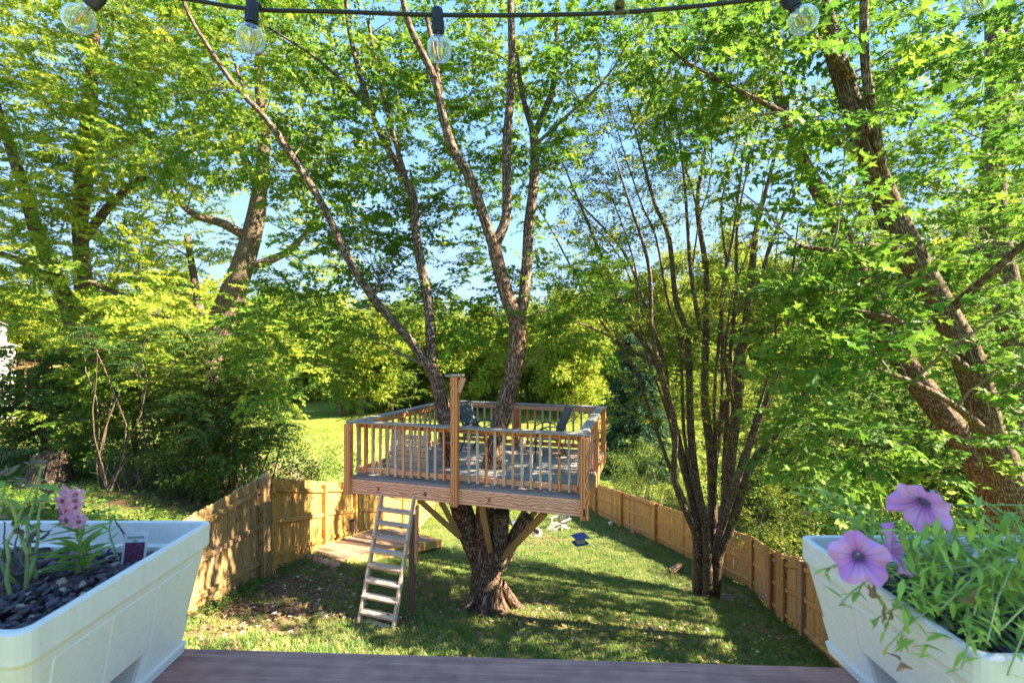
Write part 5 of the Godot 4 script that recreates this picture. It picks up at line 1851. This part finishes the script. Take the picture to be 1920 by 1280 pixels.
# face: x of the end that looks along the rail; s: the side the rest of the box lies on (-1 or 1)
func planter(label: String, face: float, s: float, rim: float, depth0: float, depth1: float, mulch_label: String) -> Node3D:
	var length := 0.62
	var cx := face + s * length / 2.0
	var cz := -(depth0 + depth1) / 2.0
	var hx := length / 2.0
	var hz := (depth1 - depth0) / 2.0
	var bottom := -0.4465 - rim
	var root := thing("planter_box", label, "planter", Vector3(cx, rim + bottom, cz))
	var o := Vector3(0, -bottom, 0)
	var shrink := 0.024
	var taper := func(y: float) -> float: return 0.004 + shrink * clampf((-0.034 - y) / (-0.034 - bottom), 0, 1)
	var mb := MB.new()
	var r := 0.014
	var cut := bottom + 0.05
	var rings := []
	for y in [cut, -0.037]:
		var t: float = taper.call(y)
		rings.append([o + Vector3(0, y, 0), hx - t, hz - t, r])
	rings.append([o + Vector3(0, -0.034, 0), hx - 0.0015, hz - 0.0015, r])
	rings.append([o + Vector3(0, -0.031, 0), hx, hz, r])
	rings.append([o + Vector3(0, -0.003, 0), hx + 0.0005, hz + 0.0005, r])
	rings.append([o + Vector3(0, -0.0006, 0), hx - 0.001, hz - 0.001, r])
	rings.append([o + Vector3(0, 0, 0), hx - 0.003, hz - 0.003, r - 0.002])
	rings.append([o + Vector3(0, 0, 0), hx - 0.0065, hz - 0.0065, r - 0.004])
	rings.append([o + Vector3(0, -0.0012, 0), hx - 0.008, hz - 0.008, r - 0.005])
	rings.append([o + Vector3(0, -0.03, 0), hx - 0.013, hz - 0.013, r - 0.005])
	rings.append([o + Vector3(0, -0.032, 0), hx - 0.02, hz - 0.02, r - 0.006])
	rings.append([o + Vector3(0, -0.1, 0), hx - 0.024, hz - 0.024, r - 0.006])
	mb.loft(rings, 4)
	part("shell", mb, M.plastic, root)
	var fl := MB.new()
	fl.box(o + Vector3(0, cut + 0.004, 0), Vector3(hx * 2.0 - 0.06, 0.006, hz * 2.0 - 0.06), Basis.IDENTITY, 0.001)
	part("floor_plate", fl, M.plastic, root)
	# two feet along the rail, with a channel between
	for e in [-1.0, 1.0]:
		var ft := MB.new()
		var w := hz * (0.62 if e < 0.0 else 0.4)
		var ring2 := []
		for y in [bottom, bottom + 0.012, bottom + 0.013, cut]:
			var t: float = taper.call(y)
			var plus := 0.004 if y < bottom + 0.0125 else 0.0
			ring2.append([o + Vector3(0, y, e * (hz - t - w / 2.0)), hx - t + plus, w / 2.0 + plus, 0.008])
		ft.loft(ring2, 3, false)
		part("foot", ft, M.plastic, root)
	# the raised panels on the end and the long sides, tilted with the taper
	var panel := func(p: Vector3, w: float, h: float, turn: Basis) -> void:
		var pm := MB.new()
		pm.loft([[Vector3(0, 0, 0), w / 2.0, h / 2.0, 0.002], [Vector3(0, 0.0012, 0), w / 2.0 - 0.0012, h / 2.0 - 0.0012, 0.002]], 2, true)
		part("panel", pm, M.plastic, root).transform = Transform3D(turn, p)
	var lean := atan(shrink / (-0.034 - bottom))
	var yc := (-0.045 + cut - 0.0) / 2.0 + 0.002
	var ph := absf(cut + 0.047) * 1.0
	for k in 3:
		var wz := (hz * 2.0 - 0.07) / 3.0
		var t: float = taper.call(yc)
		var x := -s * (hx - t)
		# panel axes: its normal (local y) points out of the face, its height (local z) lies down the face
		var outv := Vector3(-s * cos(lean), -sin(lean), 0).normalized()
		var down := Vector3(s * sin(lean), -cos(lean), 0).normalized()
		panel.call(o + Vector3(x, yc, (k - 1) * (wz + 0.0016)), wz, ph, Basis(outv.cross(down), outv, down))
	for e in [-1.0, 1.0]:
		for k in 5:
			var wx := (hx * 2.0 - 0.08) / 5.0
			var t: float = taper.call(yc)
			var outv := Vector3(0, -sin(lean), e * cos(lean)).normalized()
			var down := Vector3(0, -cos(lean), -e * sin(lean)).normalized()
			panel.call(o + Vector3((k - 2) * (wx + 0.0016), yc, e * (hz - t)), wx, ph, Basis(outv.cross(down), outv, down))
	# mulch
	var soil := MB.new()
	soil.box(Vector3(cx, rim - 0.066, cz), Vector3(hx * 2.0 - 0.05, 0.05, hz * 2.0 - 0.05), Basis.IDENTITY, 0.002)
	var so := part("potting_soil", soil, M.soil, self)
	tag(so, "dark soil under " + mulch_label, "soil", "", "stuff")
	var wh := [[], [], []]
	var ti := [[], [], []]
	for k in 3900:
		var x := R(-1, 1) * (hx - 0.026)
		var z := R(-1, 1) * (hz - 0.026)
		var q := rng.randi() % 3
		var sz := R(0.0032, 0.0078) * (1.35 if R(0, 1) < 0.12 else 1.0)
		var y := rim - 0.036 + 0.012 * noise.get_noise_2d(x * 90.0, z * 90.0) + R(-0.004, 0.006)
		var turn := Basis(Vector3.UP, R(0, TAU)) * Basis(Vector3.RIGHT, R(-0.6, 0.6)) * Basis(Vector3.FORWARD, R(-0.6, 0.6))
		wh[q].append(Transform3D(turn * Basis.from_scale(Vector3.ONE * sz), Vector3(cx + x, y, cz + z)))
		var f := R(0, 1)
		ti[q].append((Color(0.035, 0.026, 0.032).lerp(Color(0.15, 0.115, 0.135), R(0, 1)) if f < 0.72 else Color(0.1, 0.065, 0.06).lerp(Color(0.13, 0.115, 0.13), R(0, 1))) if f < 0.93 else Color(0.34, 0.28, 0.22))
	for q in 3:
		tag(copies("mulch_chips", chip_mesh(760 + q), M.gravel, wh[q], ti[q], self), mulch_label, "mulch", mulch_label, "stuff")
	return root

func stem(root: Node3D, a: Vector3, b: Vector3, r: float, sag: float, mat: Material, m := 7) -> Array:
	var p := bent(a, b, r, sag, m)
	for k in p.size():
		p[k].w = r * (1.0 - 0.55 * k / m)
	var mb := MB.new()
	mb.col = Color(1, 1, 1)
	mb.tube(p, 6)
	part("stem", mb, mat, root)
	return p

func place_leaf(root: Node3D, mesh: Mesh, mat: Material, p: Vector3, d: Vector3, up: Vector3, size: float, called := "leaf") -> void:
	var z := d.normalized()
	var x := up.cross(z).normalized()
	var o := part(called, mesh, mat, root)
	o.transform = Transform3D(Basis(x, z.cross(x), z) * Basis.from_scale(Vector3.ONE * size), p)

func leaf_mesh(half: Array, tone: Color, fold: float, curl: float) -> ArrayMesh:   # unit leaf along +z
	var mb := MB.new()
	mb.col = tone
	mb.leaf(Vector3.ZERO, Vector3(0, 0, 1), Vector3.UP, 1.0, full(half), fold, curl)
	return mb.mesh()

# A trumpet flower opening along +y; veins darken towards the throat.
func trumpet(seed_: int) -> ArrayMesh:
	rng.seed = seed_
	var mb := MB.new()
	var n := 60
	var m := 12
	var ph := R(0, 1)
	var first := 0
	for i in m + 1:
		var f := float(i) / m
		for j in n:
			var a := TAU * j / n
			var lobes := 1.0 + 0.13 * cos(5.0 * a) * f - 0.06 * pow(absf(sin(2.5 * a + PI / 2.0)), 14.0)
			var rr := (0.16 + 0.84 * pow(f, 1.15)) * lobes
			var y := -0.75 * pow(1.0 - f, 2.2) + 0.16 * f * f * sin(5.0 * a + 1.0 + ph) + 0.12 * f * f * f * sin(11.0 * a + ph * 6.0) + 0.08 * f * f * sin(3.0 * a + ph * 20.0) - 0.16 * f * f
			var vein := pow(absf(cos(7.5 * a)), 20.0) * (1.0 - f) + 0.5 * pow(absf(cos(2.5 * a)), 30.0) * (1.0 - f * 0.6)
			var base := Color(0.7, 0.29, 0.68).lerp(Color(0.82, 0.43, 0.78), 0.5 + 0.5 * sin(3.0 * a + ph * 9.0))
			mb.col = base.lerp(Color(0.2, 0.06, 0.32), clampf(vein * 0.45 + 0.75 * pow(1.0 - f, 4.0), 0, 1))
			mb.vert(Vector3(cos(a) * rr, y, sin(a) * rr), Vector3.UP, Vector2(f, a))
	# normals from the surface
	for i in m + 1:
		for j in n:
			var k := i * n + j
			var du := mb.v[i * n + (j + 1) % n] - mb.v[i * n + (j + n - 1) % n]
			var dv := mb.v[mini(i + 1, m) * n + j] - mb.v[maxi(i - 1, 0) * n + j]
			var nn := du.cross(dv).normalized()
			if nn.y < 0.0 and i > 4 or nn.dot(Vector3(-mb.v[k].x, 0.4, -mb.v[k].z)) < 0.0 and i <= 4:
				nn = -nn
			mb.n[k] = nn
	for i in m:
		for j in n:
			var a := i * n + j
			var b := i * n + (j + 1) % n
			mb.face(a, b, b + n, mb.n[a] + mb.n[b + n])
			mb.face(a, b + n, a + n, mb.n[a] + mb.n[b + n])
	first = 0
	# the tube behind
	mb.col = Color(0.45, 0.36, 0.5)
	mb.tube([Vector4(0, -0.6, 0, 0.2), Vector4(0, -0.9, 0, 0.15), Vector4(0, -1.25, 0.02, 0.085), Vector4(0, -1.5, 0.05, 0.07)], 10)
	return mb.mesh()

func small_bloom(seed_: int) -> ArrayMesh:   # a lipped pink flower opening along +z
	rng.seed = seed_
	var mb := MB.new()
	for k in 5:
		var a := TAU * (k + 0.25) / 5.0 + R(-0.1, 0.1)
		mb.col = Color(0.7, 0.3, 0.47).lerp(Color(0.78, 0.42, 0.58), R(0, 1))
		var d := Vector3(cos(a), sin(a), 0.25).normalized()
		mb.leaf(d * 0.12, d, Vector3(0, 0, 1), R(0.85, 1.1), full([[0.0, 0.0], [0.3, 0.3], [0.42, 0.65], [0.28, 0.95], [0.0, 1.0]]), -0.15, 0.35)
	mb.col = Color(0.3, 0.06, 0.14)
	mb.lathe(Vector3(0, 0, 0.1), [Vector2(0.32, 0.06), Vector2(0.2, -0.12), Vector2(0.0, -0.2)], Basis(Vector3.RIGHT, PI / 2.0), 8)
	mb.col = Color(0.6, 0.3, 0.42)
	mb.tube([Vector4(0, 0, 0.02, 0.32), Vector4(0, 0, -0.4, 0.22), Vector4(0, 0, -0.7, 0.08)], 7)
	return mb.mesh()

func plant_tag(label: String, p: Vector3, turn: Basis, lines: Array, seed_: int) -> void:
	rng.seed = seed_
	var root := thing("plant_label", label, "plant label", p)
	root.basis = turn
	var mb := MB.new()
	mb.loft([[Vector3(0, 0.0, -0.0003), 0.014, 0.0005, 0.0002], [Vector3(0, 0.052, -0.0003), 0.014, 0.0005, 0.0002]], 2, true)
	part("card", mb, M.white, root)
	var fn := FastNoiseLite.new()
	fn.seed = seed_; fn.frequency = 1.0
	var print_ := pic(64, 80, func(x: float, y: float) -> Color:
		var a := fn.get_noise_2d(x * 7.0, y * 7.0) * 0.5 + 0.5
		var b := fn.get_noise_2d(x * 19.0 + 40.0, y * 19.0) * 0.5 + 0.5
		var c := Color(0.16, 0.08, 0.14).lerp(Color(0.5, 0.16, 0.36), smoothstep(0.35, 0.65, a))
		return c.lerp(Color(0.78, 0.68, 0.72), smoothstep(0.62, 0.8, b)))
	var pm := MB.new()
	pm.poly([Vector3(-0.0115, 0.005, 0.0006), Vector3(0.0115, 0.005, 0.0006), Vector3(0.0115, 0.038, 0.0006), Vector3(-0.0115, 0.038, 0.0006)], Vector3(0, 0, 1), [Vector2(0, 1), Vector2(1, 1), Vector2(1, 0), Vector2(0, 0)])
	var pmat := std(print_, Color(1, 1, 1), 0.5)
	part("printed_picture", pm, pmat, root)
	var f := SystemFont.new()
	f.font_names = PackedStringArray(["Droid Sans"])
	var y := 0.0447
	for l in lines:
		var tm := TextMesh.new()
		tm.text = l[0]
		tm.font = f
		tm.font_size = 32
		tm.pixel_size = l[1]
		tm.depth = 0.0002
		var o := part("lettering", tm, M.black, root)
		o.position = Vector3(0, y, 0.0006)
		y -= 0.0043

func build_planters() -> void:
	rng.seed = 770
	planter("white panelled planter box with pink flowers and wilted stalks, on the porch railing", -0.4488, -1.0, -0.268, 0.421, 0.69, "dark slate-coloured mulch chips filling the pink-flowered planter")
	planter("white panelled planter box overflowing with purple petunias, on the porch railing", 0.431, 1.0, -0.29, 0.421, 0.69, "dark damp mulch chips under the purple petunias")
	var green := [leaf_mesh(LANCE, Color(0.2, 0.34, 0.04), 0.2, 0.1), leaf_mesh(LANCE, Color(0.16, 0.29, 0.05), 0.3, 0.2), leaf_mesh(LANCE, Color(0.26, 0.37, 0.04), 0.25, 0.05)]
	M.stem_green = std(null, Color(0.3, 0.38, 0.12), 0.7)
	M.stem_brown = std(null, Color(0.12, 0.07, 0.045), 0.8)
	# pink-flowered plant
	var base := at(141, 1112, 0.585)
	base.y = -0.304
	var top := at(146, 918, 0.58)
	var pk := thing("pink_flower_plant", "upright narrow-leaved plant topped with small pink flowers", "flower", base)
	var sp := stem(pk, Vector3.ZERO, top - base, 0.0022, 0.0, M.stem_green)
	for k in 34:
		var f := 0.12 + 0.56 * k / 33.0
		var i := f * 7.0
		var c: Vector4 = (sp[int(i)] as Vector4).lerp(sp[mini(int(i) + 1, 7)], fmod(i, 1.0))
		var a := k * 2.4
		place_leaf(pk, green[k % 3], M.leaf_flat, Vector3(c.x, c.y, c.z), Vector3(cos(a), R(0.15, 0.5), sin(a)), Vector3.UP, R(0.032, 0.05) * (1.1 - 0.35 * f))
	for k in 12:   # side shoot
		var a := k * 2.4
		place_leaf(pk, green[k % 3], M.leaf_flat, Vector3(0.022, 0.012 + 0.0035 * k, 0.012), Vector3(cos(a) * 0.8, 0.7, sin(a) * 0.8), Vector3.UP, R(0.022, 0.036))
	stem(pk, Vector3(0.004, -0.002, 0.002), Vector3(0.022, 0.055, 0.012), 0.0014, 0.0, M.stem_green, 7)
	var blooms := [small_bloom(771), small_bloom(772)]
	for k in 15:
		var f := 0.66 + 0.33 * k / 14.0
		var i := f * 7.0
		var c: Vector4 = (sp[mini(int(i), 6)] as Vector4).lerp(sp[mini(int(i) + 1, 7)], fmod(i, 1.0))
		var a := k * 2.1 + 0.6
		var d := Vector3(cos(a), R(-0.3, 0.2), absf(sin(a)) * 0.9 + 0.15).normalized()
		var p := Vector3(c.x, c.y, c.z) + d * R(0.009, 0.017)
		var q := part("blossom", blooms[k % 2], M.flower, pk)
		var x := Vector3.UP.cross(d).normalized()
		q.transform = Transform3D(Basis(x, d.cross(x), d) * Basis.from_scale(Vector3.ONE * R(0.0065, 0.0095)), p)
	# small yellowish seedling with a dead stalk
	var b2 := at(238, 1085, 0.64)
	b2.y = -0.304
	var sd := thing("seedling", "small yellowing seedling beside a dry brown stalk", "seedling", b2)
	var s2 := stem(sd, Vector3(-0.012, 0, 0), Vector3(-0.03, 0.082, 0), 0.0013, 0.03, M.stem_green)
	stem(sd, Vector3(0.004, 0, 0.01), Vector3(-0.006, 0.062, 0.005), 0.0018, 0.04, M.stem_brown)
	for k in 15:
		var c: Vector4 = s2[mini(7, 1 + k / 2)]
		var a := k * 2.4
		place_leaf(sd, green[2 if k % 3 else 1], M.leaf_flat, Vector3(c.x, c.y, c.z), Vector3(cos(a), 0.5, sin(a)), Vector3.UP, R(0.012, 0.024))
	# wilted plant
	var b3 := at(28, 1072, 0.56)
	b3.y = -0.304
	var wl := thing("wilted_plant", "tall half-wilted plant with shrivelled grey leaves and a few green ones", "plant", b3)
	var dry := [leaf_mesh(OVAL, Color(0.12, 0.1, 0.085), 0.9, 0.9), leaf_mesh(OVAL, Color(0.19, 0.16, 0.12), 0.7, 1.1)]
	var grn := [leaf_mesh(OVAL, Color(0.24, 0.36, 0.07), 0.2, 0.25), leaf_mesh(OVAL, Color(0.3, 0.38, 0.1), 0.25, 0.4)]
	var tips := [[46, 905, 0.53], [62, 868, 0.56], [5, 890, 0.5], [-20, 905, 0.52], [88, 925, 0.6], [70, 955, 0.6], [8, 975, 0.58], [40, 985, 0.62]]
	for q in tips:
		var tip := at(q[0], q[1], q[2]) - b3
		var s3 := stem(wl, Vector3(R(-0.02, 0.03), 0, R(-0.02, 0.02)), tip, 0.0024 if q[1] < 930 else 0.0016, 0.05, M.stem_green if q[1] < 930 else M.stem_brown)
		for k in 9:
			var c: Vector4 = (s3[1 + k * 6 / 9] as Vector4).lerp(s3[2 + k * 6 / 9], R(0, 1))
			var d := rvec()
			d.y = -absf(d.y) * 0.8
			if k < 6:
				place_leaf(wl, dry[k % 2], M.litter, Vector3(c.x, c.y, c.z), d, rvec(), R(0.008, 0.018))
			elif q[1] < 930:
				var e: Vector4 = s3[7]
				var m: Vector4 = e.lerp(s3[4], (k - 6) * 0.4)
				place_leaf(wl, grn[k % 2], M.leaf_flat, Vector3(m.x, m.y, m.z), Vector3(R(-1, 1), R(-0.3, 0.2), R(-1, 1)), Vector3.UP, R(0.018, 0.03))
		if q[1] < 930:   # spent flower head
			for k in 7:
				var d := (rvec() + Vector3.UP * 0.4).normalized()
				place_leaf(wl, dry[1], M.litter, tip, d, rvec(), R(0.006, 0.013), "dry_petal")
	# pale stone by the stem
	rng.seed = 775
	var pebble := part("pebble", chip_mesh(775), std(null, Color(0.45, 0.36, 0.27), 0.85), self)
	pebble.transform = Transform3D(Basis(Vector3.UP, 0.5) * Basis(Vector3.FORWARD, 0.5) * Basis.from_scale(Vector3(0.014, 0.03, 0.016)), Vector3(at(117, 1106, 0.56).x, -0.298, -0.56))
	tag(pebble, "pale flat stone at the foot of the pink-flowered plant", "stone")
	var tagp := at(247, 1066, 0.625)
	tagp.y = -0.313
	plant_tag("white plant label with a purple picture stuck in the slate-coloured mulch", tagp, Basis(Vector3.UP, 0.25) * Basis(Vector3.RIGHT, -0.12) * Basis(Vector3.FORWARD, 0.05), [["Serenita", 0.000165], ["sky", 0.00011]], 776)
	plant_tag("plant label half hidden under the purple petunias", at(1745, 1062, 0.585), Basis(Vector3.UP, -0.9) * Basis(Vector3.FORWARD, 0.6), [], 777)

	# petunias
	rng.seed = 780
	var lv := [leaf_mesh(LANCE, Color(0.3, 0.46, 0.08), 0.25, 0.15), leaf_mesh(LANCE, Color(0.38, 0.52, 0.1), 0.3, 0.5), leaf_mesh([[0.0, 0.0], [0.15, 0.3], [0.16, 0.55], [0.09, 0.85], [0.0, 1.0]], Color(0.33, 0.48, 0.09), 0.3, 0.5), leaf_mesh(LANCE, Color(0.48, 0.56, 0.13), 0.2, -0.2)]
	var pb := Vector3(0.62, -0.345, -0.55)
	var pt := thing("petunia_plant", "sprawling petunia with thin sticky stems and three mauve trumpet flowers", "flower", pb)
	var goals := [[1480, 940, 0.62], [1508, 925, 0.6], [1530, 955, 0.6], [1556, 948, 0.61], [1600, 975, 0.6], [1650, 935, 0.6], [1635, 960, 0.58], [1700, 965, 0.62], [1545, 1065, 0.55], [1552, 1140, 0.52], [1610, 1120, 0.52], [1640, 1165, 0.5], [1700, 1220, 0.46], [1660, 1190, 0.48], [1570, 1010, 0.58], [1780, 930, 0.6], [1820, 950, 0.58], [1850, 940, 0.55], [1890, 960, 0.52], [1930, 950, 0.5], [1740, 1150, 0.46], [1800, 1190, 0.44], [1860, 1230, 0.42], [1900, 1180, 0.42], [1700, 1090, 0.5], [1790, 1090, 0.48], [1850, 1060, 0.48], [1910, 1080, 0.45], [1750, 1010, 0.52], [1830, 1000, 0.5], [1900, 1010, 0.48], [1880, 1130, 0.44], [1830, 1140, 0.45], [1770, 1230, 0.43]]
	var n_leaf := 0
	var extra := []
	var etint := []
	for q in goals:
		var tip := at(q[0], q[1], q[2]) - pb
		var start := Vector3(R(-0.1, 0.22), R(-0.01, 0.01), R(-0.06, 0.08))
		if q[0] < 1700:
			start.x = R(-0.12, 0.02)
		var s3 := stem(pt, start, tip, 0.0017, 0.16 if q[1] < 1100 else 0.3, M.stem_green, 9)
		for k in 17:
			var f := 0.28 + 0.72 * k / 16.0
			var i := minf(f * 9.0, 8.99)
			var c: Vector4 = (s3[int(i)] as Vector4).lerp(s3[int(i) + 1], fmod(i, 1.0))
			var dir := (Vector3(s3[int(i) + 1].x - s3[int(i)].x, s3[int(i) + 1].y - s3[int(i)].y, s3[int(i) + 1].z - s3[int(i)].z).normalized() * 0.5 + rvec() * 0.9 + Vector3.UP * 0.15).normalized()
			var sz := R(0.013, 0.026) * (1.15 - 0.5 * maxf(0.0, f - 0.5))
			if k % 2 == 0 and n_leaf < 296:
				n_leaf += 1
				place_leaf(pt, lv[rng.randi() % 4], M.leaf_flat, Vector3(c.x, c.y, c.z), dir, Vector3.UP, sz)
			else:
				var x := Vector3.UP.cross(dir).normalized()
				extra.append(Transform3D(Basis(x, dir.cross(x), dir) * Basis.from_scale(Vector3.ONE * sz), Vector3(c.x, c.y, c.z)))
				etint.append(Color(1, 1, 1) * R(0.85, 1.2))
	for k in 700:   # the dense heart of the plant
		var c := at(R(1690, 1960), R(990, 1230), R(0.44, 0.58)) - pb
		var dir := (rvec() + Vector3.UP * 0.4).normalized()
		var x := Vector3.UP.cross(dir).normalized()
		if c.y < -0.0:
			continue
		extra.append(Transform3D(Basis(x, dir.cross(x), dir) * Basis.from_scale(Vector3.ONE * R(0.014, 0.026)), c))
		etint.append(Color(1, 1, 1) * R(0.8, 1.25))
	copies("foliage", lv[0], M.leaf_flat, extra, etint, pt).set_meta("kind", "stuff")
	var husk := leaf_mesh(OVAL, Color(0.3, 0.17, 0.09), 0.9, 0.8)
	for q in [[1632, 1118, 0.5], [1665, 1160, 0.49], [1518, 962, 0.6], [1830, 1130, 0.44], [1690, 1240, 0.44], [1765, 975, 0.53]]:
		for k in 3:
			place_leaf(pt, husk, M.litter, at(q[0], q[1], q[2]) - pb, rvec(), rvec(), R(0.008, 0.013), "wilted_bloom")
	var tm := [trumpet(781), trumpet(782), trumpet(783)]
	for q in [[1612, 1048, 0.5, Vector3(-0.5, 0.2, 0.75), 0.027, 0], [1690, 1030, 0.515, Vector3(0.55, 0.35, 0.6), 0.027, 1], [1722, 955, 0.51, Vector3(-0.75, -0.3, 0.45), 0.028, 2]]:
		var up: Vector3 = (q[3] as Vector3).normalized()
		var x := up.cross(Vector3(0.2, 0.3, 1)).normalized()
		var o := part("flower", tm[q[5]], M.flower, pt)
		o.transform = Transform3D(Basis(x, up, x.cross(up)) * Basis.from_scale(Vector3.ONE * q[4]), at(q[0], q[1], q[2]) - pb)
		var back: Vector3 = at(q[0], q[1], q[2]) - pb - up * q[4] * 1.45
		stem(pt, Vector3(R(0, 0.1), 0, R(-0.04, 0.04)), back, 0.0015, 0.1, M.stem_green, 6)

# ---------------------------------------------------------------- string lights
func build_lights() -> void:
	rng.seed = 790
	var wire := MB.new()
	var pts := [[-300, -60, 0.86], [-60, -40, 0.82], [150, -18, 0.78], [330, -4, 0.77], [472, 17, 0.76], [640, 22, 0.76], [817, 28, 0.76], [1000, 28, 0.77], [1150, 24, 0.77], [1300, 12, 0.76], [1440, -3, 0.75], [1600, -18, 0.74], [1860, -36, 0.73], [2200, -60, 0.72]]
	var ctrl := []
	for q in pts:
		var p := at(q[0], q[1], q[2])
		ctrl.append(Vector4(p.x, p.y, p.z, 0.0033))
	wire.tube(spline(ctrl, 0.015), 8)
	tag(part("light_cable", wire, M.black, self), "black cable of the string lights sagging across the view", "cable")
	var list := [[147, 36, 0.72, Vector3(-0.55, -0.8, 0.1), "clear light bulb at the cable's far end above the yellow treetops"],
		[470, 72, 0.73, Vector3(0.05, -1, 0.15), "clear light bulb hanging over the slanting maple limb"],
		[824, 92, 0.76, Vector3(0.06, -1, 0.0), "clear light bulb hanging straight down over the middle maple limbs"],
		[1163, 6, 0.76, Vector3(-0.15, -0.5, 0.82), "clear light bulb turned up towards the viewer, showing its dark socket"],
		[1507, 38, 0.72, Vector3(0.3, -0.9, 0.25), "clear light bulb in front of the great maple's upper trunk"],
		[1838, -2, 0.71, Vector3(-0.1, -0.9, 0.3), "clear light bulb by the slender forked trunk, cut by the picture's top"]]
	var axis := Vector3.UP
	for q in list:
		var c := at(q[0], q[1], q[2])
		var d: Vector3 = (q[3] as Vector3).normalized()
		var x := d.cross(Vector3(0.1, 0.3, 1)).normalized()
		var turn := Basis(x, d, x.cross(d))
		var root := thing("light_bulb", q[4], "light bulb", c, "bulbs of the string lights")
		var glass := MB.new()
		var prof := []
		for k in 19:
			var a := PI * (0.115 + 0.885 * k / 18.0)
			prof.append(Vector2(sin(a) * 0.0205, -cos(a) * 0.0225))
		prof.push_front(Vector2(0.0075, -0.024))
		prof.push_front(Vector2(0.007, -0.03))
		var inner := []
		for w in prof:
			inner.append(Vector2(maxf(w.x - 0.0007, 0.0), w.y + (0.0 if w.y < 0.0 else -0.0007)))
		inner.reverse()
		glass.lathe(Vector3.ZERO, prof, turn, 40)
		var seam := glass.v.size()
		glass.lathe(Vector3.ZERO, inner, turn, 40)
		for kk in range(seam, glass.n.size()):   # the inner wall faces the hollow
			var axis_at: Vector3 = turn * Vector3.UP * (turn.inverse() * glass.v[kk]).y
			if glass.n[kk].dot(glass.v[kk] - axis_at) > 0.0:
				glass.n[kk] = -glass.n[kk]
		part("glass", glass, M.glass, root)
		var fil := MB.new()
		fil.tube([Vector4(0, -0.012, 0, 0.0011), Vector4(0.0005, 0.008, 0, 0.0011)], 6)
		part("filament", fil, M.filament, root).basis = turn
		var sup := MB.new()
		sup.tube([Vector4(0, -0.03, 0, 0.003), Vector4(0, -0.02, 0, 0.0022), Vector4(0, -0.012, 0, 0.0012)], 6)
		part("stem", sup, M.brass, root).basis = turn
		var so := MB.new()
		so.lathe(Vector3.ZERO, [Vector2(0.0, -0.066), Vector2(0.0085, -0.066), Vector2(0.0095, -0.064), Vector2(0.0095, -0.05), Vector2(0.0088, -0.048), Vector2(0.0098, -0.03), Vector2(0.0092, -0.026), Vector2(0.0078, -0.026)], turn, 18)
		var ribs := part("socket", so, M.black, root)
		for k in 8:
			var a := TAU * k / 8.0
			var rb := MB.new()
			rb.box(turn * Vector3(cos(a) * 0.0097, -0.04, sin(a) * 0.0097), Vector3(0.0016, 0.016, 0.0016), turn, 0.0004)
			part("rib", rb, M.black, ribs)
		# short lead up to the cable
		var near_ := 1e9
		var to := Vector3.ZERO
		for w in spline(ctrl, 0.02):
			var p := Vector3(w.x, w.y, w.z)
			if p.distance_to(c - d * 0.066) < near_:
				near_ = p.distance_to(c - d * 0.066)
				to = p
		var ld := MB.new()
		var a0 := c - d * 0.065
		var mid := (a0 + to) / 2.0 - d * 0.006
		ld.tube(spline([Vector4(a0.x - c.x, a0.y - c.y, a0.z - c.z, 0.003), Vector4(mid.x - c.x, mid.y - c.y, mid.z - c.z, 0.003), Vector4(to.x - c.x, to.y - c.y, to.z - c.z, 0.003)], 0.006), 7)
		part("lead", ld, M.black, root)
